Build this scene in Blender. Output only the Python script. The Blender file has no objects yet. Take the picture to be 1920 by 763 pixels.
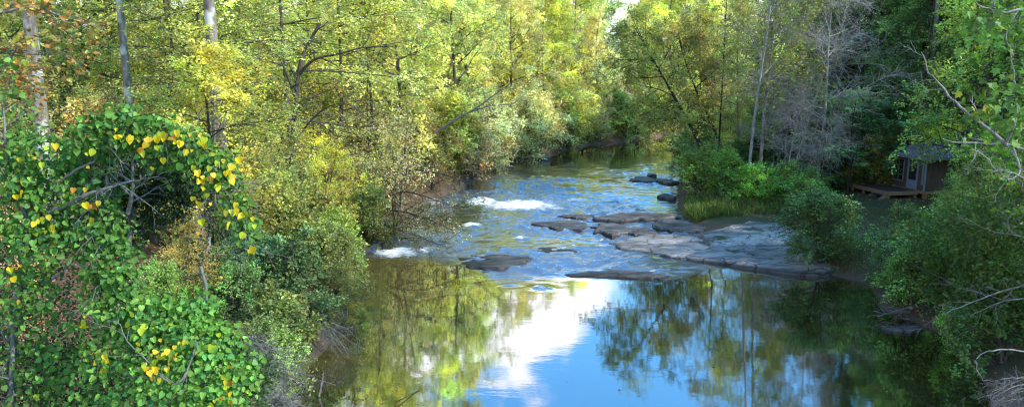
import bpy, math, random
import numpy as np
PI = math.pi
sc = bpy.context.scene
COL = sc.collection
rnd = random.Random(7)

# ------------------------------------------------------------------ camera geometry (used to read distances off the photo)
F, CX, CY, HCAM = 1371.0, 960.0, 381.5, 8.0
PITCH = math.radians(10.4)
SP, CP = math.sin(PITCH), math.cos(PITCH)
def wx(px, D, z=2.0):
    return (px - CX) / F * (D * CP + (HCAM - z) * SP)
def ydist(py, z=0.0):
    return (HCAM - z) / math.tan(math.atan((py - CY) / F) + PITCH)
def level(y):
    """the river drops in three low steps through the rapids"""
    f = lambda a, b: (lambda t: t * t * (3 - 2 * t))(np.clip((np.asarray(y, float) - a) / (b - a), 0, 1))
    return .5 * (.3 * f(27, 30.5) + .3 * f(32, 38) + .4 * f(40, 45))
def at(px, py, z=None):
    if z is None:
        z = 0.0
        for _ in range(12): z = float(level(ydist(py, z)))
    D = ydist(py, z)
    return (wx(px, D, z), D)
def zat(py, D):
    return HCAM - D * math.tan(math.atan((py - CY) / F) + PITCH)

# ------------------------------------------------------------------ numpy noise
def _h(ix, iy, iz, s):
    n = (ix * 374761393 + iy * 668265263 + iz * 2147483647 + s * 1274126177) & 0xffffffff
    n = ((n ^ (n >> 13)) * 1274126177) & 0xffffffff
    n = n ^ (n >> 16)
    return (n & 0xffff) / 65535.0
def vnoise(x, y, z=None, s=0):
    x = np.asarray(x, float); y = np.asarray(y, float)
    z = np.zeros_like(x) if z is None else np.asarray(z, float)
    ix, iy, iz = np.floor(x).astype(np.int64), np.floor(y).astype(np.int64), np.floor(z).astype(np.int64)
    fx, fy, fz = x - ix, y - iy, z - iz
    fx, fy, fz = [f * f * (3 - 2 * f) for f in (fx, fy, fz)]
    r = 0
    for a in (0, 1):
        for b in (0, 1):
            for c in (0, 1):
                w = (fx if a else 1 - fx) * (fy if b else 1 - fy) * (fz if c else 1 - fz)
                r = r + w * _h(ix + a, iy + b, iz + c, s)
    return r * 2 - 1
def fbm(x, y, o=4, s=0):
    r, a, f = 0, .5, 1.0
    for k in range(o):
        r = r + a * vnoise(x * f, y * f, None, s + k); a *= .5; f *= 2.03
    return r
def sstep(a, b, x):
    t = np.clip((np.asarray(x, float) - a) / (b - a), 0, 1)
    return t * t * (3 - 2 * t)

# ------------------------------------------------------------------ mesh helpers
def mesh_np(name, V, faces, mat, smooth=False, fattr=None, vattr=None):
    """faces: list of (M,k) int arrays"""
    me = bpy.data.meshes.new(name)
    V = np.ascontiguousarray(V, np.float32)
    faces = [np.asarray(f, np.int32) for f in faces if len(f)]
    me.vertices.add(len(V)); me.vertices.foreach_set('co', V.ravel())
    loops = np.concatenate([f.ravel() for f in faces])
    tot = np.concatenate([np.full(len(f), f.shape[1], np.int32) for f in faces])
    start = np.concatenate([[0], np.cumsum(tot)[:-1]]).astype(np.int32)
    me.loops.add(len(loops)); me.loops.foreach_set('vertex_index', loops)
    me.polygons.add(len(tot)); me.polygons.foreach_set('loop_start', start)
    try: me.polygons.foreach_set('loop_total', tot)
    except Exception: pass
    me.polygons.foreach_set('use_smooth', np.full(len(tot), bool(smooth)))
    if fattr:
        for k, a in fattr.items():
            at_ = me.attributes.new(k, 'FLOAT_VECTOR', 'FACE'); at_.data.foreach_set('vector', np.ascontiguousarray(a, np.float32).ravel())
    if vattr:
        for k, a in vattr.items():
            at_ = me.attributes.new(k, 'FLOAT', 'POINT'); at_.data.foreach_set('value', np.ascontiguousarray(a, np.float32).ravel())
    me.update(calc_edges=True); me.validate()
    me.materials.append(mat)
    return me
def link(name, me, parent=None, loc=None, color=None):
    o = bpy.data.objects.new(name, me); COL.objects.link(o)
    if parent is not None: o.parent = parent
    if loc is not None: o.location = loc
    if color is not None: o.color = (*color, 1)
    return o
def tag(o, label, cat, group=None, kind=None):
    if label: o['label'] = label
    if cat: o['category'] = cat
    if group: o['group'] = group
    if kind: o['kind'] = kind
    return o
def thing(name, label, cat, loc=(0, 0, 0), rz=0, group=None, scale=1.0):
    o = bpy.data.objects.new(name, None); COL.objects.link(o)
    o.empty_display_size = .3
    o.location = loc; o.rotation_euler = (0, 0, rz)
    o.scale = (scale,) * 3 if not hasattr(scale, '__len__') else scale
    return tag(o, label, cat, group)
def struct(o):
    o['kind'] = 'structure'; return o
def tubes(P, R, S=5):
    """P (N,K,3), R (N,K) -> V, F"""
    P = np.asarray(P, float); R = np.asarray(R, float)
    N, K, _ = P.shape
    T = np.gradient(P, axis=1); T /= np.linalg.norm(T, axis=2, keepdims=True) + 1e-9
    m = T.mean(1); m /= np.linalg.norm(m, axis=1, keepdims=True) + 1e-9
    ref = np.where(np.abs(m[:, 2:3]) > .8, np.array([[1., 0, 0]]), np.array([[0, 0, 1.]]))
    U = np.cross(T, ref[:, None, :]); U /= np.linalg.norm(U, axis=2, keepdims=True) + 1e-9
    W = np.cross(T, U)
    a = np.arange(S) / S * 2 * PI
    V = P[:, :, None, :] + R[:, :, None, None] * (np.cos(a)[None, None, :, None] * U[:, :, None, :] + np.sin(a)[None, None, :, None] * W[:, :, None, :])
    idx = np.arange(N * K * S).reshape(N, K, S)
    A = idx[:, :-1, :]; B = idx[:, 1:, :]
    Fq = np.stack([A, np.roll(A, -1, 2), np.roll(B, -1, 2), B], -1).reshape(-1, 4)
    return V.reshape(-1, 3), Fq
def join(parts):
    Vs, Fs, n = [], [], 0
    for V, Fq in parts:
        Vs.append(V); Fs.append(Fq + n); n += len(V)
    return np.concatenate(Vs), Fs
def boxes(lst):
    """lst of (x0,x1,y0,y1,z0,z1)"""
    Vs, Fs = [], []
    for i, (x0, x1, y0, y1, z0, z1) in enumerate(lst):
        Vs.append(np.array([[x0,y0,z0],[x1,y0,z0],[x1,y1,z0],[x0,y1,z0],[x0,y0,z1],[x1,y0,z1],[x1,y1,z1],[x0,y1,z1]], float))
        Fs.append(np.array([[0,3,2,1],[4,5,6,7],[0,1,5,4],[1,2,6,5],[2,3,7,6],[3,0,4,7]]) + 8 * i)
    return np.concatenate(Vs), np.concatenate(Fs)

# ------------------------------------------------------------------ materials
def newmat(name):
    m = bpy.data.materials.new(name); m.use_nodes = True
    nt = m.node_tree; nt.nodes.clear()
    out = nt.nodes.new('ShaderNodeOutputMaterial')
    def N(t, **kw):
        n = nt.nodes.new('ShaderNode' + t)
        for k, v in kw.items():
            if k in n.inputs: n.inputs[k].default_value = v
            else: setattr(n, k, v)
        return n
    return m, nt, out, N
def ramp(N, pts):
    r = N('ValToRGB'); cr = r.color_ramp
    while len(cr.elements) < len(pts): cr.elements.new(.5)
    for e, (p, c) in zip(cr.elements, pts):
        e.position = p; e.color = (*c, 1) if len(c) == 3 else c
    return r
def leaf_mat(name, trans=.4, gloss=.03):
    m, nt, out, N = newmat(name); L = nt.links
    oi = N('ObjectInfo'); at_ = N('Attribute', attribute_name='leafcol')
    mul = N('VectorMath', operation='MULTIPLY')
    L.new(oi.outputs['Color'], mul.inputs[0]); L.new(at_.outputs['Vector'], mul.inputs[1])
    d = N('BsdfDiffuse'); t = N('BsdfTranslucent'); g = N('BsdfGlossy', Roughness=.42)
    L.new(mul.outputs[0], d.inputs['Color'])
    tm = N('VectorMath', operation='MULTIPLY'); tm.inputs[1].default_value = (1.2, 1.28, .75)
    L.new(mul.outputs[0], tm.inputs[0]); L.new(tm.outputs[0], t.inputs['Color'])
    mx = N('MixShader', Fac=trans); L.new(d.outputs[0], mx.inputs[1]); L.new(t.outputs[0], mx.inputs[2])
    mg = N('MixShader', Fac=gloss); L.new(mx.outputs[0], mg.inputs[1]); L.new(g.outputs[0], mg.inputs[2])
    L.new(mg.outputs[0], out.inputs[0])
    return m
def bark_mat(name, c0, c1, scale=6, light=None):
    m, nt, out, N = newmat(name); L = nt.links
    tc = N('TexCoord'); mp = N('Mapping'); mp.inputs['Scale'].default_value = (1, 1, .25)
    L.new(tc.outputs['Object'], mp.inputs[0])
    n1 = N('TexNoise', Scale=scale, Detail=6.0, Roughness=.7); L.new(mp.outputs[0], n1.inputs['Vector'])
    r = ramp(N, [(.35, c0), (.65, c1)]); L.new(n1.outputs[0], r.inputs[0])
    colout = r.outputs[0]
    if light:
        n2 = N('TexNoise', Scale=1.6, Detail=3.0); L.new(tc.outputs['Object'], n2.inputs['Vector'])
        r2 = ramp(N, [(.5, (0, 0, 0)), (.62, (1, 1, 1))]); L.new(n2.outputs[0], r2.inputs[0])
        mx = N('MixRGB'); L.new(r2.outputs[0], mx.inputs[0]); L.new(colout, mx.inputs[1]); mx.inputs[2].default_value = (*light, 1)
        colout = mx.outputs[0]
    b = N('BsdfPrincipled', Roughness=.9); L.new(colout, b.inputs['Base Color'])
    bp = N('Bump', Strength=.6, Distance=.03); L.new(n1.outputs[0], bp.inputs['Height']); L.new(bp.outputs[0], b.inputs['Normal'])
    L.new(b.outputs[0], out.inputs[0])
    return m
def plain_mat(name, c, rough=.8, var=.25, scale=8, metallic=0, stretch=(1, 1, 1)):
    m, nt, out, N = newmat(name); L = nt.links
    tc = N('TexCoord'); mp = N('Mapping'); mp.inputs['Scale'].default_value = stretch
    L.new(tc.outputs['Object'], mp.inputs[0])
    n1 = N('TexNoise', Scale=scale, Detail=5.0, Roughness=.65); L.new(mp.outputs[0], n1.inputs['Vector'])
    r = ramp(N, [(.3, tuple(x * (1 - var) for x in c)), (.7, tuple(min(1, x * (1 + var)) for x in c))]); L.new(n1.outputs[0], r.inputs[0])
    b = N('BsdfPrincipled', Roughness=rough, Metallic=metallic); L.new(r.outputs[0], b.inputs['Base Color'])
    bp = N('Bump', Strength=.3, Distance=.02); L.new(n1.outputs[0], bp.inputs['Height']); L.new(bp.outputs[0], b.inputs['Normal'])
    L.new(b.outputs[0], out.inputs[0])
    return m
M = {}
M['leaf'] = leaf_mat('leaf')
M['leaf_gloss'] = leaf_mat('leaf_gloss', .34, .018)
M['bark'] = bark_mat('bark', (.035, .027, .02), (.14, .115, .09))
M['bark_dark'] = bark_mat('bark_dark', (.015, .012, .01), (.055, .042, .035))
M['bark_pine'] = bark_mat('bark_pine', (.10, .08, .065), (.34, .28, .23), 5, (.60, .55, .49))
M['bark_grey'] = bark_mat('bark_grey', (.10, .092, .085), (.29, .27, .25), 7)
M['bark_silver'] = bark_mat('bark_silver', (.2, .195, .19), (.52, .51, .50), 7)
M['bark_pale'] = bark_mat('bark_pale', (.14, .132, .12), (.40, .38, .34), 7)

# ------------------------------------------------------------------ river outline
LS = [(-4.5, -40), (-4.6, 4), (-4.8, 11)] + [at(*p) for p in [(535, 763), (548, 700), (632, 640), (650, 585), (628, 520), (672, 485), (700, 455), (795, 388), (872, 352), (930, 314), (1000, 299), (1100, 273), (1180, 263), (1238, 256)]] + [(26, 97), (45, 106), (80, 112), (200, 118)]
RS = [(200, 100), (80, 95), (50, 89), (33, 80), (24, 72), (18, 64)] + [at(*p) for p in [(1282, 318), (1268, 345), (1268, 390), (1285, 418), (1330, 440), (1460, 462), (1500, 508), (1600, 522), (1636, 540), (1655, 585), (1750, 622), (1815, 690), (1860, 763)]] + [(11.6, 10), (11.5, 4), (11, -40)]
LS = np.array(LS); RS = np.array(RS)
POLY = np.concatenate([LS, RS])
def dline(x, y, L_):
    d = np.full(x.shape, 1e9)
    for (ax, ay), (bx, by) in zip(L_[:-1], L_[1:]):
        ux, uy = bx - ax, by - ay
        t = np.clip(((x - ax) * ux + (y - ay) * uy) / (ux * ux + uy * uy), 0, 1)
        d = np.minimum(d, np.hypot(x - ax - t * ux, y - ay - t * uy))
    return d
def inside(x, y, P):
    r = np.zeros(x.shape, bool)
    for (ax, ay), (bx, by) in zip(P, np.roll(P, -1, 0)):
        c = ((ay > y) != (by > y)) & (x < (bx - ax) * (y - ay) / ((by - ay) if by != ay else 1e-9) + ax)
        r ^= c
    return r
PADX, PADY = wx(1690, 40.5), 41.0            # the clearing the cabin stands in
def ground(x, y):
    x = np.atleast_1d(np.asarray(x, float)); y = np.atleast_1d(np.asarray(y, float))
    jx = x + .35 * fbm(x * .9, y * .9, 3, 3); jy = y + .35 * fbm(x * .9, y * .9, 3, 9)
    dl = dline(jx, jy, LS); dr = dline(jx, jy, RS); ins = inside(jx, jy, POLY)
    d = np.minimum(dl, dr)
    # gentle on the right bank, steeper on the left
    hl = .75 * (1 - np.exp(-d / .7)) + 14 * (1 - np.exp(-d * .24 / 14)) * (1 - .85 * sstep(42, 75, y))
    hr = .42 * (1 - np.exp(-d / .8)) + .045 * d + 9 * sstep(22, 120, d)
    w = sstep(.35, .65, dl / (dl + dr + 1e-6))
    h = hl * (1 - w) + hr * w
    h = h + (.12 * fbm(x * .5, y * .5, 4, 1) + .5 * fbm(x * .06, y * .06, 3, 5) * np.clip(d / 12, 0, 1)) * np.clip(d / 1.5, 0, 1)
    h = h + 9 * sstep(101, 150, y) * np.clip(d / 6, 0, 1)  # rise added behind the bend to keep low sky out of the reflection
    b = -.15 - .35 * np.clip(d, 0, 4)
    return np.where(ins, b, h) + level(y) * (1 - w * sstep(1.5, 7, d) * np.where(ins, 0, 1) * (1 - sstep(46, 60, y)))
def gz(x, y): return float(ground(x, y)[0])

def axis(parts):
    out = []
    for a, b, s in parts: out.append(np.arange(a, b, s))
    return np.concatenate(out + [[parts[-1][1]]])
# ------------------------------------------------------------------ ground sheet
gx = axis([(-900, -200, 50), (-200, -60, 8), (-60, -20, 1.6), (-20, 28, .4), (28, 70, 1.6), (70, 200, 8), (200, 900, 50)])
gy = axis([(-300, -40, 20), (-40, 0, 3), (0, 8, .8), (8, 60, .4), (60, 110, .9), (110, 200, 6), (200, 1200, 50)])
X, Y = np.meshgrid(gx, gy)
Z = ground(X.ravel(), Y.ravel())
nx, ny = len(gx), len(gy)
idx = np.arange(nx * ny).reshape(ny, nx)
GF = np.stack([idx[:-1, :-1], idx[:-1, 1:], idx[1:, 1:], idx[1:, :-1]], -1).reshape(-1, 4)
xr, yr = X.ravel(), Y.ravel()
dlr, drr = dline(xr, yr, LS), dline(xr, yr, RS)
side = sstep(.4, .6, dlr / (dlr + drr + 1e-6))
shore = np.minimum(dlr, drr)
path = np.exp(-((xr - wx(1648, 33)) / 1.1) ** 2 - ((yr - 32.5) / 5.0) ** 2)
m, nt, out, N = newmat('forest_floor'); Lk = nt.links
tc = N('TexCoord')
n1 = N('TexNoise', Scale=.8, Detail=8.0, Roughness=.7); n2 = N('TexNoise', Scale=14.0, Detail=5.0, Roughness=.8); n3 = N('TexVoronoi', Scale=9.0)
for n in (n1, n2, n3): Lk.new(tc.outputs['Object'], n.inputs['Vector'])
litter = ramp(N, [(.25, (.035, .02, .013)), (.48, (.12, .062, .035)), (.62, (.22, .125, .07)), (.8, (.32, .2, .11))])
Lk.new(n2.outputs[0], litter.inputs[0])
soil = ramp(N, [(.3, (.035, .05, .015)), (.5, (.075, .085, .03)), (.7, (.13, .11, .055))]); Lk.new(n2.outputs[0], soil.inputs[0])
aS = N('Attribute', attribute_name='side'); aP = N('Attribute', attribute_name='path'); aB = N('Attribute', attribute_name='bank')
mx1 = N('MixRGB'); Lk.new(aS.outputs['Fac'], mx1.inputs[0]); Lk.new(litter.outputs[0], mx1.inputs[1]); Lk.new(soil.outputs[0], mx1.inputs[2])
mx2 = N('MixRGB'); Lk.new(aP.outputs['Fac'], mx2.inputs[0]); Lk.new(mx1.outputs[0], mx2.inputs[1]); mx2.inputs[2].default_value = (.3, .25, .18, 1)
mx3 = N('MixRGB'); Lk.new(aB.outputs['Fac'], mx3.inputs[0]); Lk.new(mx2.outputs[0], mx3.inputs[1]); mx3.inputs[2].default_value = (.13, .09, .06, 1)
b = N('BsdfPrincipled', Roughness=.95); Lk.new(mx3.outputs[0], b.inputs['Base Color'])
bp = N('Bump', Strength=.8, Distance=.08); Lk.new(n2.outputs[0], bp.inputs['Height']); Lk.new(bp.outputs[0], b.inputs['Normal'])
Lk.new(b.outputs[0], out.inputs[0])
me = mesh_np('ground', np.stack([xr, yr, Z], -1), [GF], m, True, None, dict(side=side, path=path, bank=np.where(Z - level(yr) < .3, 1, np.exp(-shore / .8) * .8)))
struct(link('ground', me))

# ------------------------------------------------------------------ water
LIP = np.array([at(*p) for p in [(560, 480), (690, 484), (800, 490), (880, 500), (950, 548), (1020, 532), (1095, 512), (1200, 522), (1290, 524), (1420, 470)]])
def rapid_mask(x, y):
    lip = np.interp(x, LIP[:, 0], LIP[:, 1]) + .9 * fbm(x * .7, y * .25, 3, 21)
    a = sstep(-.25, 1.2, y - lip)
    fade = 1 - sstep(46, 66, y + 5 * fbm(x * .15, y * .1, 2, 14))
    return a * fade
wxs = axis([(-14, -9, 1), (-9, 15, .11), (15, 30, .6), (30, 210, 6)])
wys = axis([(-40, 8, 2), (8, 24, .4), (24, 50, .09), (50, 70, .2), (70, 125, 1.2)])
X, Y = np.meshgrid(wxs, wys); xr, yr = X.ravel(), Y.ravel()
rm = rapid_mask(xr, yr)
lev = level(yr)
wq, wr = xr + .5 * fbm(xr * .5, yr * .5, 3, 51), yr + .35 * fbm(xr * .4, yr * .6, 3, 52)
a1 = 1 - np.abs(vnoise(wq * .7 + .25 * wr, wr * 1.9, None, 31)); a2 = 1 - np.abs(vnoise(wq * 1.9 - .5 * wr, wr * 4.6, None, 32)); a3 = vnoise(wq * 4.2 + .6 * wr, wr * 9.5, None, 33); a4 = vnoise(wq * 2.1, wr * 5.0, None, 34)
wave = .055 * (a1 ** 2 - .4) + .04 * (a2 ** 2 - .4) + .02 * a3 + .045 * a4
gate = .28 + .72 * sstep(-.34, .12, fbm(xr * .3 + yr * .06, yr * .3, 3, 44))
zz = lev + rm * wave * gate
BLOBS = [(975, 386, 125, 15, 1.05), (905, 380, 55, 11, 1.05), (1040, 392, 50, 4, .75), (742, 474, 80, 13, 1.), (800, 470, 40, 10, .9), (700, 464, 30, 8, .9), (885, 423, 40, 6, .95), (975, 447, 34, 6, .85), (1080, 376, 50, 5, .7), (930, 410, 60, 5, .6), (1010, 420, 30, 4, .6), (1150, 470, 40, 5, .55), (1015, 540, 26, 5, .7), (1120, 345, 60, 3, .5), (1190, 326, 60, 2.5, .45), (1240, 505, 40, 6, .55), (1100, 470, 60, 5, .4), (850, 440, 40, 6, .5), (820, 398, 40, 6, .6)]
foam = np.zeros_like(xr)
for px, py, hw, hh, s in BLOBS:
    x0, y0 = at(px, py); sx = hw / F * y0 * .75; y1 = at(px, py - hh)[1]; sy = abs(y1 - y0) * .9
    foam = np.maximum(foam, .86 * s * np.exp(-((xr - x0) / sx) ** 2 - ((yr - y0) / sy) ** 2))
foam = np.maximum(foam, rm * gate * .5 * sstep(.72, .95, a1) * sstep(.5, .9, a2))
streak = 1 - np.abs(fbm(wq * .42, wr * 1.5, 3, 61)) * 2.2
foam = np.maximum(foam, rm * (.3 + .7 * gate) * .52 * sstep(.9, .985, streak) * sstep(-.1, .25, fbm(xr * .5, yr * .6, 2, 62)) * (1 - sstep(44, 54, yr)))
zz = zz + foam * .11 * (a2 + a3 * .8)
nx, ny = len(wxs), len(wys); idx = np.arange(nx * ny).reshape(ny, nx)
WF = np.stack([idx[:-1, :-1], idx[:-1, 1:], idx[1:, 1:], idx[1:, :-1]], -1).reshape(-1, 4)
# keep the sheet to the channel and a narrow strip under its banks
cxm, cym = xr[WF].mean(1), yr[WF].mean(1)
WF = WF[inside(cxm, cym, POLY) | (np.minimum(dline(cxm, cym, LS), dline(cxm, cym, RS)) < 1.3)]
m, nt, out, N = newmat('river_water'); Lk = nt.links
tc = N('TexCoord'); aR = N('Attribute', attribute_name='rapid'); aF = N('Attribute', attribute_name='foam')
mp = N('Mapping'); mp.inputs['Scale'].default_value = (.8, 1.6, 1); Lk.new(tc.outputs['Object'], mp.inputs[0])
n1 = N('TexNoise', Scale=1.1, Detail=3.0, Roughness=.5); n2 = N('TexNoise', Scale=6.0, Detail=4.0, Roughness=.6); n3 = N('TexNoise', Scale=.25, Detail=2.0)
Lk.new(mp.outputs[0], n1.inputs['Vector']); Lk.new(mp.outputs[0], n2.inputs['Vector']); Lk.new(tc.outputs['Object'], n3.inputs['Vector'])
b1 = N('Bump', Strength=.042, Distance=.05); Lk.new(n1.outputs[0], b1.inputs['Height'])
st = N('Math', operation='MULTIPLY_ADD'); Lk.new(aR.outputs['Fac'], st.inputs[0]); st.inputs[1].default_value = .5; st.inputs[2].default_value = .008
b2 = N('Bump', Distance=.06); Lk.new(st.outputs[0], b2.inputs['Strength']); Lk.new(n2.outputs[0], b2.inputs['Height']); Lk.new(b1.outputs[0], b2.inputs['Normal'])
body = ramp(N, [(.3, (.016, .014, .006)), (.7, (.05, .038, .012))]); Lk.new(n3.outputs[0], body.inputs[0])
aH = N('Attribute', attribute_name='gold_tint'); mb = N('MixRGB'); Lk.new(aH.outputs['Fac'], mb.inputs[0]); Lk.new(body.outputs[0], mb.inputs[1]); mb.inputs[2].default_value = (.17, .125, .04, 1)  # murky gold by the left shore; upstream gold paints in the bright reflection
mb2 = N('MixRGB'); Lk.new(aR.outputs['Fac'], mb2.inputs[0]); Lk.new(mb.outputs[0], mb2.inputs[1]); mb2.inputs[2].default_value = (.115, .15, .21, 1); mb = mb2  # slate body colour stands in for reflected sky as well as aerated water
dif = N('BsdfDiffuse'); Lk.new(mb.outputs[0], dif.inputs['Color'])
gl = N('BsdfGlossy', Roughness=.0); gl.inputs['Color'].default_value = (.97, .98, 1, 1)
fr = N('Fresnel', IOR=1.75)
for n in (dif, gl, fr): Lk.new(b2.outputs[0], n.inputs['Normal'])
ff = N('MapRange'); Lk.new(fr.outputs[0], ff.inputs[0])
ff.inputs[1].default_value = .0; ff.inputs[2].default_value = .6; ff.inputs[3].default_value = .36; ff.inputs[4].default_value = .95
rk = N('MapRange'); Lk.new(aR.outputs['Fac'], rk.inputs[0]); rk.inputs[3].default_value = 1.0; rk.inputs[4].default_value = .66
fk = N('Math', operation='MULTIPLY'); Lk.new(ff.outputs[0], fk.inputs[0]); Lk.new(rk.outputs[0], fk.inputs[1])
mxs = N('MixShader'); Lk.new(fk.outputs[0], mxs.inputs[0]); Lk.new(dif.outputs[0], mxs.inputs[1]); Lk.new(gl.outputs[0], mxs.inputs[2])
mpf = N('Mapping'); mpf.inputs['Scale'].default_value = (.55, 2.0, 1); Lk.new(tc.outputs['Object'], mpf.inputs[0]); nf = N('TexNoise', Scale=4.0, Detail=8.0, Roughness=.8); Lk.new(mpf.outputs[0], nf.inputs['Vector'])
s1 = N('Math', operation='ADD'); Lk.new(nf.outputs[0], s1.inputs[0]); Lk.new(aF.outputs['Fac'], s1.inputs[1])
s2 = N('MapRange'); Lk.new(s1.outputs[0], s2.inputs[0]); s2.inputs[1].default_value = .98; s2.inputs[2].default_value = 1.32
fd = N('BsdfDiffuse'); fd.inputs['Color'].default_value = (.85, .87, .9, 1)
mf = N('MixShader'); Lk.new(s2.outputs[0], mf.inputs[0]); Lk.new(mxs.outputs[0], mf.inputs[1]); Lk.new(fd.outputs[0], mf.inputs[2])
Lk.new(mf.outputs[0], out.inputs[0])
me = mesh_np('river_water', np.stack([xr, yr, zz], -1), [WF], m, True, None, dict(rapid=rm * gate, foam=foam, gold_tint=np.maximum(np.exp(-dline(xr, yr, LS) / 4.5) * sstep(15, 22, yr) * (1 - rm), .7 * sstep(46, 62, yr))))
struct(link('river_water', me))

# ------------------------------------------------------------------ rocks
def cracked(N, Lk, tc, colout):
    vor = N('TexVoronoi', feature='DISTANCE_TO_EDGE', Scale=1.1); nw = N('TexNoise', Scale=1.5, Detail=4.0); va = N('VectorMath', operation='MULTIPLY_ADD'); va.inputs[1].default_value = (.5, .5, .5)
    Lk.new(tc.outputs['Object'], nw.inputs['Vector']); Lk.new(nw.outputs['Color'], va.inputs[0]); vm = N('Mapping'); vm.inputs['Scale'].default_value = (.55, 1.3, .2); Lk.new(tc.outputs['Object'], vm.inputs[0]); Lk.new(vm.outputs[0], va.inputs[2]); Lk.new(va.outputs[0], vor.inputs['Vector'])
    cr_ = N('MapRange'); Lk.new(vor.outputs['Distance'], cr_.inputs[0]); cr_.inputs[1].default_value = .006; cr_.inputs[2].default_value = .03
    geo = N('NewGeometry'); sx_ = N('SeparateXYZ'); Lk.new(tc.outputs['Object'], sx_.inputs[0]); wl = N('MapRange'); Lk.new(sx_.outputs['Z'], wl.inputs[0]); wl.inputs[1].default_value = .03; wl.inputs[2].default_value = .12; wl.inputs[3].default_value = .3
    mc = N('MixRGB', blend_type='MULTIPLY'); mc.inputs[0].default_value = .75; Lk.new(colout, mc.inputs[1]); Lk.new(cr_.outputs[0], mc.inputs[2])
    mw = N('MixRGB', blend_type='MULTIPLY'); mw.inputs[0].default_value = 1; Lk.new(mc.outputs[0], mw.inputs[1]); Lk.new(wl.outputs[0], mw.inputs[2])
    return mw.outputs[0]
m, nt, out, N = newmat('river_rock'); Lk = nt.links
tc = N('TexCoord'); mp = N('Mapping'); mp.inputs['Scale'].default_value = (.6, 2.2, 5); Lk.new(tc.outputs['Object'], mp.inputs[0])
n1 = N('TexNoise', Scale=1.5, Detail=10.0, Roughness=.75); n2 = N('TexNoise', Scale=9.0, Detail=6.0, Roughness=.7)
Lk.new(mp.outputs[0], n1.inputs['Vector']); Lk.new(tc.outputs['Object'], n2.inputs['Vector'])
r1 = ramp(N, [(.3, (.012, .011, .012)), (.46, (.075, .066, .064)), (.6, (.19, .17, .16)), (.78, (.34, .31, .28))]); Lk.new(n1.outputs[0], r1.inputs[0])
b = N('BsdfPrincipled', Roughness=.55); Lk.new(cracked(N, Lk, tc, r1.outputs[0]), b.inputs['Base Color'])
bp = N('Bump', Strength=.7, Distance=.04); Lk.new(n2.outputs[0], bp.inputs['Height']); Lk.new(bp.outputs[0], b.inputs['Normal'])
Lk.new(b.outputs[0], out.inputs[0]); M['rock'] = m
# bedrock with lichen, moss and bare pinkish stone
m, nt, out, N = newmat('bedrock'); Lk = nt.links
tc = N('TexCoord'); mp = N('Mapping'); mp.inputs['Scale'].default_value = (.5, 1.6, 3); Lk.new(tc.outputs['Object'], mp.inputs[0])
n1 = N('TexNoise', Scale=1.2, Detail=9.0, Roughness=.65); n2 = N('TexNoise', Scale=6.0, Detail=6.0, Roughness=.75); n3 = N('TexNoise', Scale=1.7, Detail=5.0, Roughness=.8)
for n in (n2, n3): Lk.new(tc.outputs['Object'], n.inputs['Vector'])
Lk.new(mp.outputs[0], n1.inputs['Vector'])
r1 = ramp(N, [(.3, (.045, .043, .042)), (.44, (.19, .18, .175)), (.58, (.34, .32, .305)), (.75, (.46, .435, .41))]); Lk.new(n1.outputs[0], r1.inputs[0])
aL = N('Attribute', attribute_name='lichen'); aM = N('Attribute', attribute_name='moss')
def gate_add(noise, attr, a, bb):
    s = N('Math', operation='ADD'); Lk.new(noise.outputs[0], s.inputs[0]); Lk.new(attr.outputs['Fac'], s.inputs[1])
    q = N('MapRange'); Lk.new(s.outputs[0], q.inputs[0]); q.inputs[1].default_value = a; q.inputs[2].default_value = bb
    return q
q1 = gate_add(n2, aL, 1.08, 1.16); q2 = gate_add(n3, aM, 1.05, 1.15)
mx1 = N('MixRGB'); Lk.new(q1.outputs[0], mx1.inputs[0]); Lk.new(r1.outputs[0], mx1.inputs[1]); mx1.inputs[2].default_value = (.44, .45, .44, 1)
mx2 = N('MixRGB'); Lk.new(q2.outputs[0], mx2.inputs[0]); Lk.new(mx1.outputs[0], mx2.inputs[1]); mx2.inputs[2].default_value = (.06, .085, .02, 1)
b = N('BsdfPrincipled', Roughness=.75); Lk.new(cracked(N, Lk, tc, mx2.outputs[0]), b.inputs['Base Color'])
bp = N('Bump', Strength=.8, Distance=.06); Lk.new(n2.outputs[0], bp.inputs['Height']); Lk.new(bp.outputs[0], b.inputs['Normal'])
Lk.new(b.outputs[0], out.inputs[0]); M['bedrock'] = m

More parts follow.
